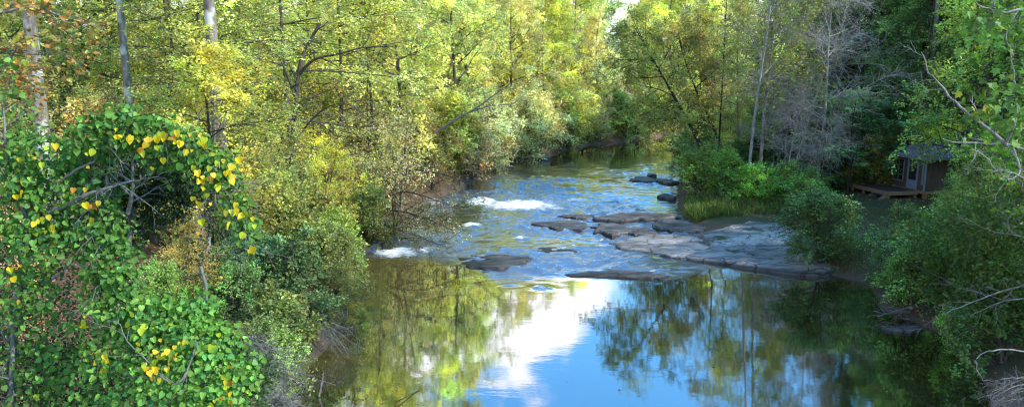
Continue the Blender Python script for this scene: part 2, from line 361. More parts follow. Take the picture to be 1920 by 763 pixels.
def slab(outline, hfun, rings=14, na=72, seed=0, base=-.5, edge=.35, rough=.05):
    """irregular flat rock from a closed outline (x,y); hfun(x,y) top height"""
    P = np.array(outline, float); c = P.mean(0)
    Q = np.concatenate([P, P[:1]]); s = np.concatenate([[0], np.cumsum(np.hypot(*np.diff(Q, axis=0).T))])
    u = np.arange(na) / na * s[-1]
    E = np.stack([np.interp(u, s, Q[:, 0]), np.interp(u, s, Q[:, 1])], -1)
    size = np.hypot(*(E - c).T).mean()
    f = 2.2 / max(size, .3)
    E = c + (E - c) * (1 + .10 * fbm(E[:, 0] * f, E[:, 1] * f, 3, seed) + .05 * vnoise(E[:, 0] * f * 3, E[:, 1] * f * 3, None, seed + 4))[:, None]
    rr = np.concatenate([np.linspace(.02, .82, rings), [.89, .945, .975, 1.0, 1.03]])
    V = []
    for r in rr:
        p = c + (E - c) * r
        h = hfun(p[:, 0], p[:, 1]) + rough * fbm(p[:, 0] * 1.5, p[:, 1] * 3, 4, seed + 9)
        step = .05; h = h * .5 + .5 * (np.floor(h / step) * step + step * sstep(.6, 1, (h / step) % 1))
        k = {.89: .97, .945: .86, .975: .6, 1.0: .0}.get(round(float(r), 3), None)
        if r > 1.01: h = np.full(na, base)
        elif k is not None: h = h * k - .06 * (1 - k)
        V.append(np.stack([p[:, 0], p[:, 1], h], -1))
    V = np.concatenate(V); n = len(rr)
    idx = np.arange(n * na).reshape(n, na)
    A, B = idx[:-1], idx[1:]
    Fq = np.stack([A, B, np.roll(B, -1, 1), np.roll(A, -1, 1)], -1).reshape(-1, 4)
    return V, [Fq, idx[0][None, :]]
def rock_px(name, label, px, py, w, d_m, h, seed, cat='rock', group=None, mat=None, taper=.0, base=0.0):
    x0, y0 = at(px, py); hw = w / F * y0 / 2
    a = np.linspace(0, 2 * PI, 26)[:-1]
    rg = np.random.default_rng(seed)
    r = 1 + .16 * np.sin(2 * a + rg.uniform(0, 6)) + .16 * np.sin(3 * a + rg.uniform(0, 6)) + .13 * rg.normal(size=len(a))
    e = rg.uniform(.8, 1.25)
    ol = [(hw * r_ * np.sign(np.cos(t)) * abs(np.cos(t)) ** e, d_m / 2 * r_ * np.sign(np.sin(t)) * abs(np.sin(t)) ** e) for t, r_ in zip(a, r)]
    tx, ty = rg.uniform(-.04, .04), rg.uniform(.0, .06)
    V, Fs = slab(ol, lambda x, y: h + tx * x + ty * y, 12, 90, seed, -.6, .3, .05)
    V[:, 2] *= .62
    o = link(name, mesh_np(name, V, Fs, mat or M['rock'], False), None, (x0, y0, float(level(y0))))
    tag(o, label, cat, group)
    return o
RG = 'flat rocks lying in the rapids'
rock_px('flat_rock', 'long thick dark slab at the head of the rapids with a pale top edge', 1192, 411, 135, 2.0, .34, 11, group=RG)
rock_px('flat_rock', 'thin dark sliver of rock just left of the long thick slab', 1082, 408, 54, 1.0, .20, 12, group=RG)
rock_px('flat_rock', 'low wide grey rock sheet in mid river left of the tilted block', 1055, 423, 115, 1.5, .17, 13, group=RG)
rock_px('flat_rock', 'tilted broken dark block in front of the long thick slab', 1150, 434, 90, 2.0, .30, 14, group=RG)
rock_px('flat_rock', 'flat grey rock between the tilted block and the grassy bank', 1200, 437, 70, 1.6, .24, 15, group=RG)
rock_px('flat_rock', 'dark stepped ledge against the grassy bank by the tall shrubs', 1268, 428, 95, 2.4, .30, 16, group=RG)
rock_px('flat_rock', 'long low brown slab at the left lip of the rapids above the green pool', 935, 489, 160, 1.8, .11, 17, group=RG)
rock_px('flat_rock', 'thin wet rock ribbon along the water edge below the rapids', 1165, 516, 165, 1.0, .10, 18, group=RG)
rock_px('flat_rock', 'short wet rock at the right end of the thin ribbon', 1232, 520, 60, .7, .09, 19, group=RG)
rock_px('flat_rock', 'small black rock furthest upstream beside the right bank', 1221, 333, 16, 1.0, .42, 20, group=RG, base=.1)
rock_px('flat_rock', 'low dark rock shelf upstream below the small black rock', 1208, 339, 52, 2.2, .26, 21, group=RG, base=.1)
rock_px('flat_rock', 'low dark rock touching the shrubs on the right bank upstream', 1248, 344, 30, 2.2, .32, 22, group=RG, base=.1)
rock_px('flat_rock', 'little flat rock in the riffle between upstream rocks and the thick slab', 1250, 372, 36, 1.2, .28, 23, group=RG, base=.1)
rock_px('flat_rock', 'small low rock in mid rapids with water sliding over it', 1040, 470, 70, 1.0, .07, 24, group=RG)
rock_px('flat_rock', 'pale half sunken rock alone in the dark pool under the right bank', 1697, 619, 72, .55, .13, 25, mat=M['bedrock'])
for i, (px, py, w, h, lb) in enumerate([(770, 352, 60, .5, 'pale boulder on the left bank behind the overhanging twigs'), (735, 372, 46, .45, 'pale rounded boulder low on the left bank above the rapids'), (800, 384, 60, .35, 'flat pale boulder at the left water edge beside the white rapids'), (700, 440, 40, .3, 'grey boulder at the foot of the left bank by the left cascade'), (985, 300, 70, .3, 'pale sandy rock at the waterline of the far left bank')]):
    o = rock_px('boulder', lb, px, py, w, 1.6, h, 40 + i, cat='boulder', group='pale boulders on the left bank', mat=M['bedrock'])
    o.location.z = max(float(level(o.location.y)), gz(o.location.x, o.location.y) - .15)
# bedrock shelf: split by a joint into two great sheets
def shelf(name, label, ol_px, front_h, slope, seed, lich=None, moss=None, zt=.1):
    ol = np.array([at(px, py) for px, py in ol_px]); c = ol.mean(0)
    yf = ol[:, 1].min() - c[1]
    V, Fs = slab(ol - c, lambda x, y: front_h + slope * (y - yf) + .02 * (x + 2), 26, 120, seed, -.6, .3, .09)
    wxx, wyy = V[:, 0] + c[0], V[:, 1] + c[1]
    def blobs(bl):
        a = np.zeros(len(V))
        for px, py, rx, ry in bl or []:
            x0, y0 = at(px, py, .4)
            a = np.maximum(a, np.exp(-((wxx - x0) / rx) ** 2 - ((wyy - y0) / ry) ** 2))
        return a
    me = mesh_np(name, V, Fs, M['bedrock'], False, None, dict(lichen=blobs(lich) * .68, moss=blobs(moss) * .66))
    return tag(link(name, me, None, (c[0], c[1], float(level(c[1])) * .8)), label, 'rock')
shelf('bedrock_shelf', 'broad pale bedrock shelf with white lichen and moss in front of the round bush', [(1272, 486), (1330, 470), (1300, 448), (1400, 432), (1480, 436), (1540, 470), (1600, 508), (1560, 521), (1500, 517), (1420, 506), (1340, 496)], .07, .075, 61,
      [(1400, 456, 2.2, 1.6), (1450, 450, 1.6, 2.0), (1360, 460, 1.5, 1.0)], [(1375, 470, .9, .5), (1410, 475, .9, .5), (1440, 482, .5, .4), (1350, 452, 1.0, .8), (1420, 440, 1.4, .8)])
shelf('bedrock_shelf', 'dark smooth bedrock sheet running from the pale shelf into the rapids', [(1135, 458), (1200, 446), (1290, 444), (1335, 458), (1330, 484), (1280, 488), (1230, 478), (1160, 470)], .07, .04, 62, zt=.1)
# ------------------------------------------------------------------ vegetation generator
def nrm(v): return v / (np.linalg.norm(v, axis=-1, keepdims=True) + 1e-9)
def poly_at(P, i, t):
    K = P.shape[1]; f = np.clip(t, 0, .999) * (K - 1); k = f.astype(int); w = (f - k)[:, None]
    return P[i, k] * (1 - w) + P[i, k + 1] * w, nrm(P[i, k + 1] - P[i, k]), k
def spawn(rg, P, R, n, t0, t1, a0, a1, length, K=5, up=0.0, wob=.12, droop=0.0, rr=.55, flat=0.0, rmin=.004, even=False):
    """n children per parent branch"""
    Np = len(P)
    i = np.repeat(np.arange(Np), n); m_ = len(i)
    t = (np.tile((np.arange(n) + .5) / n, Np) + rg.uniform(-.5, .5, m_) / n) if even else rg.uniform(0, 1, m_)
    t = t0 + (t1 - t0) * np.clip(t, 0, 1)
    b, T, k = poly_at(P, i, t)
    plen = np.linalg.norm(np.diff(P, axis=1), axis=2).sum(1)[i]
    q = rg.normal(size=(m_, 3)); q -= (q * T).sum(1, keepdims=True) * T
    q[:, 2] *= (1 - flat); q = nrm(q)
    a = np.radians(rg.uniform(a0, a1, m_))[:, None]
    d = nrm(T * np.cos(a) + q * np.sin(a)); d[:, 2] += up; d = nrm(d)
    L_ = length(t, plen, m_) if callable(length) else length * rg.uniform(.6, 1.2, m_)
    s = np.linspace(0, 1, K)
    w1, w2 = rg.normal(size=(m_, 3)), rg.normal(size=(m_, 3))
    C = b[:, None, :] + d[:, None, :] * (s[None, :, None] * L_[:, None, None])
    C += (wob * L_)[:, None, None] * (np.sin(s * 2.6)[None, :, None] * w1[:, None, :] * .5 + np.sin(s * 6.3)[None, :, None] * w2[:, None, :] * .3) * s[None, :, None]
    C[:, :, 2] -= droop * L_[:, None] * (s ** 2)[None, :]
    r0 = np.maximum(R[i, k] * rr, rmin)
    Rr = r0[:, None] * (1 - .75 * s[None, :])
    return C, np.maximum(Rr, rmin * .6), t, i
SHAPES = {
 'rhomb': (np.array([[0, 0], [.32, .45], [0, 1], [-.32, .45]]), [[0, 1, 2, 3]]),
 'needle': (np.array([[-.035, 0], [.035, 0], [.02, 1], [-.02, 1]]), [[0, 1, 2, 3]]),
 'heart': (np.array([[0, 0], [.25, -.12], [.5, .12], [.47, .45], [.25, .8], [0, 1.05], [-.25, .8], [-.47, .45], [-.5, .12], [-.25, -.12]]), [[0, 1, 2, 3, 4, 5], [0, 5, 6, 7, 8, 9]]),
 'maple': (np.array([[0, 0], [.22, .02], [.5, .12], [.36, .34], [.55, .62], [.24, .6], [0, 1.05], [-.24, .6], [-.55, .62], [-.36, .34], [-.5, .12], [-.22, .02]]), [[0, 1, 2, 3, 4, 5, 6], [0, 6, 7, 8, 9, 10, 11]]),
}
def leaves(pos, axis_, nor, size, shape='rhomb', fold=.18, curl=.12):
    """one leaf per row"""
    sh, fc = SHAPES[shape]
    a = nrm(axis_); n_ = nrm(nor - (nor * a).sum(1, keepdims=True) * a); s_ = np.cross(a, n_)
    k = len(sh)
    V = pos[:, None, :] + size[:, None, None] * (sh[None, :, 0, None] * s_[:, None, :] + sh[None, :, 1, None] * a[:, None, :] + np.reshape(fold, (-1, 1, 1)) * np.abs(sh[None, :, 0, None]) * n_[:, None, :] - np.reshape(curl, (-1, 1, 1)) * (sh[None, :, 1, None] ** 2) * n_[:, None, :])
    base = (np.arange(len(pos)) * k)[:, None]
    Fs = [base + np.array(f)[None, :] for f in fc]
    return V.reshape(-1, 3), np.concatenate(Fs), len(fc)
def leaf_cols(rg, n, clump=None, spread=.22, autumn=0.0, acol=(1.5, 1.0, .7)):
    v = np.exp(rg.normal(0, spread, n)); h = rg.normal(0, .08, n)
    if clump is not None: v = v * np.exp(clump[:, 0] * .32); h = h + clump[:, 1] * .08
    c = np.stack([v * (1 + h), v, v * (1 - h * .8)], -1)
    if autumn > 0:
        k = rg.uniform(size=n) < autumn
        c[k] = c[k] * np.array(acol)
    return np.clip(c, .1, 4)
def twig_leaves(rg, P, n, size, nup=.8, t0=.1, jit=.05, style='rhomb', spread_ang=55, hang=0.0):
    """leaves along twigs"""
    i = np.repeat(np.arange(len(P)), n); m_ = len(i)
    t = t0 + (1 - t0) * rg.uniform(0, 1, m_)
    b, T, _ = poly_at(P, i, t)
    side_ = np.cross(T, np.array([0, 0, 1.])); side_ = nrm(side_ + 1e-4) * rg.choice([-1, 1], m_)[:, None]
    a = np.radians(rg.normal(spread_ang, 15, m_))[:, None]
    ax = T * np.cos(a) + side_ * np.sin(a) + rg.normal(0, .25, (m_, 3)); ax[:, 2] -= hang
    no = np.array([0, 0, nup])[None] + rg.normal(0, 1 - nup * .55, (m_, 3))
    b = b + rg.normal(0, jit, (m_, 3))
    s = size * rg.uniform(.6, 1.25, m_)
    V, Fq, per = leaves(b, ax, no, s, style)
    return V, Fq, per, i
PROTO = {}
def gen_tree(key, seed, H=12, base=1.5, spread=3.6, nl=20, ns=9, nt=8, nf=10, leaf=.15, tr=.16, la=(55, 85), sa=(30, 65), up=.12, nup=.75, droop=.05, prof='round',
             bark='bark', leafm='leaf', autumn=.04, acol=(1.25, 1.0, .75), style='rhomb', lean=(0, 0), wob=.03, flat=.0, sublen=.5, twig=.7, jit=.06, hang=.0, cspread=.15, top=.97, multi=1, rtw=.006, tdroop=.1):
    rg = np.random.default_rng(seed)
    tp = []
    K = 12; s = np.linspace(0, 1, K)
    for m_ in range(multi):
        w = rg.normal(size=(2, 2)); hh = H * (1 if m_ == 0 else rg.uniform(.65, .95))
        lx = lean[0] + (rg.uniform(-.22, .22) * H if multi > 1 else 0); ly = lean[1] + (rg.uniform(-.22, .22) * H if multi > 1 else 0)
        tp.append(np.stack([lx * s ** 1.2 + wob * H * (np.sin(s * 3) * w[0, 0] + np.sin(s * 7) * w[0, 1] * .4) * s, ly * s ** 1.2 + wob * H * (np.sin(s * 3) * w[1, 0] + np.sin(s * 7) * w[1, 1] * .4) * s, -.4 + (hh + .4) * s], -1))
    TP = np.array(tp); TR = np.tile(tr * (1 - .88 * s ** .9) + tr * .35 * np.exp(-s * 22), (multi, 1))
    bt = base / H
    def ll(t, pl, n_):
        u = np.clip((t - bt) / (1 - bt), 0, 1)
        p = {'round': np.sin(PI * (u * .82 + .12)) ** .7, 'cone': 1.02 - .85 * u, 'tall': (.75 + .25 * np.sin(PI * u)) * (1.03 - u ** 3 * .75), 'dome': np.sqrt(np.clip(1.03 - u * u, 0, 1)), 'umb': .45 + .6 * u}[prof]
        return spread * p * rg.uniform(.65, 1.15, n_)
    LP, LR, t1, _ = spawn(rg, TP, TR, max(1, nl // multi), bt, top, la[0], la[1], ll, 7, up, .14, droop, .5, 0, .012, True)
    LP = np.concatenate([LP, np.stack([P_[-3:][[0, 0, 1, 1, 2, 2, 2]] + np.linspace(0, .3, 7)[:, None] * np.array([0, 0, 1]) for P_ in TP])]); LR = np.concatenate([LR, np.tile(np.linspace(.03, .01, 7), (multi, 1))])
    SPb, SR, t2, i2 = spawn(rg, LP, LR, ns, .15, 1, sa[0], sa[1], lambda t, pl, n_: np.minimum(pl, spread) * sublen * (1.1 - .55 * t) * rg.uniform(.6, 1.25, n_) + .15, 5, .06, .14, tdroop, .6, flat, .008, True)
    TW, WR, t3, i3 = spawn(rg, SPb, SR, nt, .1, 1, 25, 70, lambda t, pl, n_: twig * rg.uniform(.55, 1.2, n_), 3, .03, .1, tdroop, .55, flat, rtw, True)
    wood = [tubes(TP, TR, 9), tubes(LP, LR, 6), tubes(SPb, SR, 4), tubes(TW, WR, 3)]
    V, Fs = join(wood)
    tm = mesh_np(key + '_trunk', V, Fs, M[bark], True)
    cm = None
    if nf:
        V, Fq, per, li = twig_leaves(rg, TW, nf, leaf, nup, .1, jit, style, 55, hang)
        cl = rg.normal(size=(len(SPb), 2)); cl2 = rg.normal(size=(len(LP), 2)) 
        c = leaf_cols(rg, len(li), cl[i3[li]] * .8 + cl2[i2[i3[li]]] * .7, cspread, autumn, acol)
        cm = mesh_np(key + '_crown', V, [Fq], M[leafm], False, dict(leafcol=np.tile(c, (per, 1))))
    PROTO[key] = (tm, cm, H)
for k in range(4):
    gen_tree('broad%d' % k, 100 + k, 13, 1.6, 4.0, 26, 9, 8, 14, .138, .17, prof='tall', autumn=.06)
for k in range(3):
    gen_tree('layer%d' % k, 120 + k, 12, 1.0, 4.2, 30, 10, 9, 13, .094, .12, (70, 95), (35, 70), .02, .93, .08, 'tall', flat=.8, autumn=.03, jit=.03, acol=(1.5, 1.1, .5))
for k in range(3):
    gen_tree('fine%d' % k, 140 + k, 9, .6, 3.2, 26, 9, 9, 9, .095, .09, (50, 85), (30, 65), .1, .8, .08, 'tall', autumn=.12, acol=(1.7, .95, .5), multi=2)
for k in range(4):
    gen_tree('shrub%d' % k, 160 + k, 2.6, .1, 1.5, 26, 8, 7, 8, .085, .045, (25, 75), (25, 65), .15, .7, .1, 'dome', multi=5, sublen=.55, twig=.35, jit=.03, autumn=.03, wob=.05)
for k in range(2):
    gen_tree('laurel%d' % k, 180 + k, 2.6, .1, 1.5, 24, 7, 6, 9, .12, .045, (25, 75), (25, 65), .15, .6, .1, 'dome', multi=5, sublen=.55, twig=.3, jit=.03, autumn=.0, leafm='leaf_gloss', wob=.05)
for k in range(2):
    gen_tree('thin%d' % k, 200 + k, 14, 4.0, 3.0, 20, 7, 7, 8, .13, .085, (45, 80), (30, 65), .15, .7, .05, 'tall', bark='bark_grey', autumn=.08)
gen_tree('big_thin', 205, 16, 6, 3.6, 20, 7, 7, 8, .14, .095, (40, 75), (30, 65), .2, .7, .05, 'tall', bark='bark_pale', autumn=.05)
gen_tree('bare0', 210, 12, 1.8, 4.2, 44, 10, 13, 0, .1, .1, (60, 95), (30, 65), .08, .7, .02, 'round', bark='bark_silver', rtw=.0066, twig=.85, flat=.3)
gen_tree('bare1', 211, 6, .5, 2.6, 24, 8, 7, 0, .1, .06, (40, 85), (30, 65), .08, .7, .1, 'round', bark='bark_silver', rtw=.006, twig=.6, multi=2)
for k in range(2):
    gen_tree('twiggy%d' % k, 220 + k, 7, .4, 3.4, 26, 8, 7, 6, .09, .1, (45, 90), (30, 65), .05, .6, .12, 'round', bark='bark', multi=3, autumn=.2, acol=(1.4, .85, .7), wob=.07, twig=.6, rtw=.007)
for k in range(2):
    gen_tree('pine%d' % k, 230 + k, 21, 12.5, 3.4, 26, 7, 6, 30, .26, .27, (65, 95), (30, 60), .1, .2, .0, 'round', bark='bark_pine', style='needle', autumn=0, jit=.08, twig=.6, wob=.008, cspread=.15)
gen_tree('dark_ever', 240, 17, 2.0, 3.6, 46, 9, 9, 11, .15, .22, (75, 100), (35, 65), -.02, .6, .12, 'cone', bark='bark_dark', autumn=0, flat=.5)
gen_tree('dark_ever1', 241, 15, 1.0, 3.8, 40, 9, 9, 11, .15, .2, (70, 95), (35, 65), 0, .6, .1, 'tall', bark='bark_dark', autumn=.0)
gen_tree('frond', 250, 5.5, 1.8, 3.2, 14, 8, 8, 22, .075, .08, (55, 85), (40, 75), .12, .96, .22, 'umb', bark='bark_dark', flat=.9, autumn=0, jit=.01, twig=.55, sublen=.45, cspread=.12)
gen_tree('leaning', 260, 9.5, 3.4, 3.1, 24, 8, 8, 10, .13, .17, (45, 90), (30, 65), .12, .7, .05, 'round', bark='bark_dark', lean=(-5.6, -.5), autumn=.05, acol=(1.4, .95, .6))
gen_tree('leaning1', 261, 8.5, 3.6, 2.6, 18, 8, 7, 9, .13, .13, (45, 90), (30, 65), .12, .7, .05, 'round', bark='bark_dark', lean=(-3.6, .6), autumn=.08, acol=(1.4, .95, .6))

BOOST = 2.6
def plant(proto, name, label, cat, px, D, H, col, rz=None, group=None, z=None, sx=1.0, X_=None, dz=0.0, bark=None):
    tm, cm, h0 = PROTO[proto]
    x = wx(px, D, 1.5) if X_ is None else X_
    if x > 8 and D < 62 or x > 24: col = tuple(q * 1.15 for q in col)  # right bank foliage lifted in colour to fill its shade
    else: col = (col[0] * 1.1, col[1], col[2] * 1.05)  # left and far foliage warmed in colour, as if by golden sun
    zz_ = (gz(x, D) if z is None else z) + dz
    s = H / h0
    rz = rnd.uniform(0, 2 * PI) if rz is None else rz
    t = thing(name, label, cat, (x, D, zz_), rz, group, (s * sx, s * sx, s))
    tr = link('trunk' if name.endswith('tree') else 'stem', tm, t)
    if bark:
        tr.material_slots[0].link = 'OBJECT'; tr.material_slots[0].material = M[bark]
    col = tuple(min(.8, q * BOOST) for q in col)
    if cm: link('crown' if name.endswith('tree') else 'foliage', cm, t, None, col)
    return t
# colours (albedo)
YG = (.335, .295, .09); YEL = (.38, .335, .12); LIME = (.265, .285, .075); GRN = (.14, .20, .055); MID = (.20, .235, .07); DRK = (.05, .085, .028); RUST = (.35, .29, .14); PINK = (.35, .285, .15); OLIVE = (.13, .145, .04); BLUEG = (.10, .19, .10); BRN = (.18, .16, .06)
T_, S_ = 'tree', 'shrub'
# ---- left bank: the sunlit wall of trees, near to far
LG = 'trees along the left bank'
for a in [
 ('layer0', 'green_tree', 'fine leaved green tree in front of the pale patchy pine trunk', 405, 28.5, 13, MID),
 ('layer1', 'green_tree', 'fine leaved light green tree with a forked trunk and a bare arching limb', 552, 32.5, 14, YG),
 ('layer2', 'green_tree', 'layered green tree right of the forked tree above the bright bush', 640, 38, 14, LIME),
 ('broad0', 'yellow_tree', 'tall yellow green tree leaning over the left bank at mid river', 760, 44, 14, YG),
 ('broad1', 'yellow_tree', 'golden leaved tree rising above the white rapids on the left bank', 850, 50, 14.5, YEL),
 ('broad2', 'rust_tree', 'tall rusty pink tree standing next to the golden tree', 962, 66, 13.5, RUST),
 ('layer0', 'yellow_tree', 'bright yellow green layered tree below the rusty crown', 1020, 68, 12.5, (.36, .37, .05)),
 ('broad3', 'rust_tree', 'low rust coloured tree further along the left bank', 1120, 84, 12.5, PINK),
 ('broad0', 'green_tree', 'deep green tree topping the forest behind the far rust coloured tree', 1130, 100, 15.5, GRN),
 ('broad1', 'green_tree', 'bright lime tree at the river bend left of the patch of sky', 1250, 104, 18.5, (.30, .38, .06)),
 ('broad2', 'green_tree', 'pale lime tree at the river bend under the patch of sky', 1205, 108, 15, (.32, .33, .09)),
 ('thin0', 'rust_tree', 'pinkish brown thin crowned tree at the far end of the left bank', 1175, 92, 12.5, PINK),
 ('fine0', 'yellow_tree', 'small yellowing tree low over the water at the far left bank', 1060, 76, 8.5, YG),
 ('broad3', 'yellow_tree', 'yellow green tree behind the pines at the top of the left slope', 330, 40, 15, YG),
 ('layer1', 'green_tree', 'green tree filling the gap between the two left pine trunks', 350, 33, 12, MID),
 ('broad2', 'green_tree', 'shaded green tree behind the left pine trunk', 190, 34, 12, GRN),
 ('broad1', 'yellow_tree', 'yellowing tree with wispy pink leaves at the upper left corner', 20, 25, 11, (.22, .24, .06)),
 ('layer2', 'green_tree', 'green tree behind the forked tree high on the bank', 480, 40, 16, MID),
 ('broad0', 'yellow_tree', 'yellow green tree behind the layered green tree', 690, 54, 14.5, YG),
 ('broad3', 'yellow_tree', 'tall pale yellow tree behind the golden tree', 880, 66, 16, YEL),
 ('broad2', 'yellow_tree', 'pale yellow green tree high behind the golden and rusty trees', 930, 82, 15.5, YG),
 ('broad1', 'green_tree', 'tall green tree behind the rusty pink tree', 1040, 88, 15, LIME),
]: plant(a[0], a[1], a[2], T_, a[3], a[4], a[5], a[6], group=LG)
PG = 'tall pines on the left slope'
plant('pine0', 'pine_tree', 'pale patchy pine trunk rising straight beside the forked tree', 'pine', 428, 24.5, 22, GRN, group=PG)
plant('pine1', 'pine_tree', 'slim pine trunk with sunlit patches between the two thicker pines', 'pine', 268, 26, 19, GRN, group=PG, sx=.8)
plant('pine0', 'pine_tree', 'dark leaning pine trunk near the upper left corner', 'pine', 112, 22, 20, GRN, group=PG)
plant('broad3', 'green_tree', 'tree with a dark thick trunk standing on leaf litter behind the hanging vine', T_, 402, 22.0, 7.0, (.22, .23, .05), group=LG, bark='bark_dark', sx=1.15)
# small trees and shrubs of the left bank
SG = 'shrubs along the left bank'
for a in [
 ('fine1', 'shrub', 'bright yellow green bush leaning over the pool from the left bank', 600, 29.5, 4.2, (.30, .33, .05)),
 ('fine2', 'shrub', 'green bush left of the bright bush, half in shade', 520, 26, 4.5, MID),
 ('shrub0', 'shrub', 'dark green bush between the leaf litter and the pool', 530, 24, 3.0, (.15, .18, .045)),
 ('fine0', 'shrub', 'pale green bush overhanging the water just below the left cascade', 650, 31.5, 3.0, LIME),
 ('shrub3', 'shrub', 'arching green shrub at the left pool edge under the bright bush', 625, 27.6, 2.4, (.2, .27, .05)),
 ('laurel0', 'shrub', 'dark leaning shrub whose branches touch the left pool', 612, 24.6, 1.8, (.12, .15, .035)),
 ('shrub0', 'shrub', 'low green undergrowth bush on the litter right of the vine column', 300, 17.5, 1.5, (.12, .2, .045)),
 ('shrub2', 'shrub', 'low green undergrowth bush between the sapling and the dark glossy shrub', 440, 19.5, 1.7, (.10, .18, .05)),
 ('fine2', 'shrub', 'thin yellow brown shrub in the gap under the vine arch', 345, 18.5, 2.6, (.24, .22, .06)),
 ('shrub1', 'shrub', 'little lime shrub at the water edge beside the leaf litter', 592, 25.2, 1.7, (.26, .34, .05)),
 ('laurel0', 'shrub', 'dark glossy shrub hanging over the water at lower left', 560, 20.5, 2.2, (.06, .095, .032)),
 ('laurel1', 'shrub', 'dark blue green shrub on the bank left of the glossy shrub', 490, 20.5, 2.2, (.06, .12, .05)),
 ('shrub2', 'shrub', 'low green shrub tangled with grey twigs at the lower left shore', 505, 16.5, 1.7, GRN),
 ('twiggy0', 'bare_shrub', 'sparse reddish twiggy shrub spreading its dark twigs over the rapids', 740, 34, 6.0, RUST),
 ('twiggy1', 'bare_shrub', 'thin brown leaved shrub above the pale boulders', 700, 37, 6.5, RUST),
 ('twiggy0', 'bare_shrub', 'bare brown shrub beside the white rapids on the left bank', 812, 43, 5.0, BRN),
 ('fine0', 'shrub', 'yellow leaved shrub at the foot of the golden tree', 850, 47.5, 5.0, YG),
 ('fine1', 'shrub', 'tall yellow shrub between the golden tree and the rusty tree', 905, 56, 6.5, YEL),
 ('shrub3', 'shrub', 'small yellow green shrub with feet in the calm water upstream', 925, 58, 2.8, YG),
 ('shrub0', 'shrub', 'dark green round shrub at the waterline below the yellow layered tree', 1050, 71, 4.2, (.06, .10, .03)),
 ('shrub1', 'shrub', 'second dark shrub at the waterline further upstream', 1085, 77, 4.0, (.08, .12, .035)),
 ('fine2', 'shrub', 'pinkish grey shrub overhanging the far left waterline', 985, 65, 5.5, PINK),
 ('shrub2', 'shrub', 'pale green shrub on the far left bank beyond the dark shrubs', 1120, 82, 4.0, YG),
 ('fine0', 'shrub', 'buff coloured shrub near the end of the left bank', 1160, 85.5, 5.0, PINK),
 ('shrub3', 'shrub', 'lime shrub closing the river bend below the bright trees', 1215, 91, 4.5, LIME),
 ('shrub0', 'shrub', 'pale lime shrub at the far end of the river', 1255, 97, 5.0, YG),
 ('fine2', 'shrub', 'reddish leafed bush beside the brush pile on the left slope', 660, 35, 3.2, BRN),
 ('shrub1', 'shrub', 'green understorey bush in front of the leaf litter slope', 300, 24, 2.6, MID),
 ('shrub2', 'shrub', 'yellow green understorey bush between the pine trunks', 350, 28, 3.2, YG),
 ('fine1', 'shrub', 'yellow leaved understorey bush left of the slim pine', 200, 27, 4.2, YG),
 ('fine0', 'shrub', 'green bush on the left slope behind the vine arch', 430, 23.5, 3.0, LIME),
 ('fine2', 'shrub', 'wispy pinkish bush at the far left edge above the vines', 20, 15, 3.8, (.3, .22, .1)),
 ('shrub3', 'shrub', 'green bush under the forked tree near the bank', 470, 28.5, 3.6, MID),
]: plant(a[0], a[1], a[2], S_, a[3], a[4], a[5], a[6], group=SG)

# ---- right bank
RGp = 'trees along the right bank'
plant('leaning', 'leaning_tree', 'dark olive tree leaning far out over the river at the bend', T_, 1352, 44, 9.5, OLIVE, rz=0.0, group=RGp)
plant('leaning1', 'leaning_tree', 'thin brown leaved tree leaning behind the dark olive one', T_, 1372, 48, 9.5, BRN, rz=.2, group=RGp)
plant('big_thin', 'slender_tree', 'slender pale trunked tree left of the bare grey tree', T_, 1402, 40, 17, OLIVE, group=RGp)
plant('thin1', 'slender_tree', 'tall slender pale trunk close behind the first slender one', T_, 1424, 43, 19, OLIVE, group=RGp, bark='bark_pale')
plant('thin0', 'slender_tree', 'thin dark stemmed tree among the shrubs left of the slender trunks', T_, 1345, 47, 13, BRN, group=RGp, bark='bark_dark')
plant('thin1', 'slender_tree', 'thin yellow leaved tree arching behind the slender trunks', T_, 1385, 54, 15, YG, group=RGp)
plant('bare0', 'bare_tree', 'leafless grey tree with a broad haze of fine twigs', T_, 1530, 41.5, 13, MID, group=RGp)
plant('bare1', 'bare_tree', 'small leafless tree leaning left of the big bare tree', T_, 1475, 41, 6.5, MID, group=RGp)
plant('thin0', 'slender_tree', 'short crooked trunk between the slender trees and the bare tree', T_, 1470, 45, 11, OLIVE, group=RGp)
plant('frond', 'feathery_tree', 'small tree with flat feathery blue green fronds beside the cabin', T_, 1590, 41, 5.4, BLUEG, rz=.5, group=RGp)
plant('frond', 'feathery_tree', 'second feathery fronded tree further right above the cabin roof', T_, 1655, 45, 6.6, BLUEG, rz=2.4, group=RGp)
plant('pine1', 'pine_tree', 'pale pine trunk with a sunlit edge behind the cabin roof', 'pine', 1728, 48, 22, GRN, group=RGp, sx=.85, bark='bark_pale')
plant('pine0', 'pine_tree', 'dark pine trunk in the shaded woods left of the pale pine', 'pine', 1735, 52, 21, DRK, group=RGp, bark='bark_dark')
plant('pine1', 'pine_tree', 'dark pine trunk in the shaded woods above the feathery trees', 'pine', 1683, 50, 21, DRK, group=RGp, bark='bark_dark')
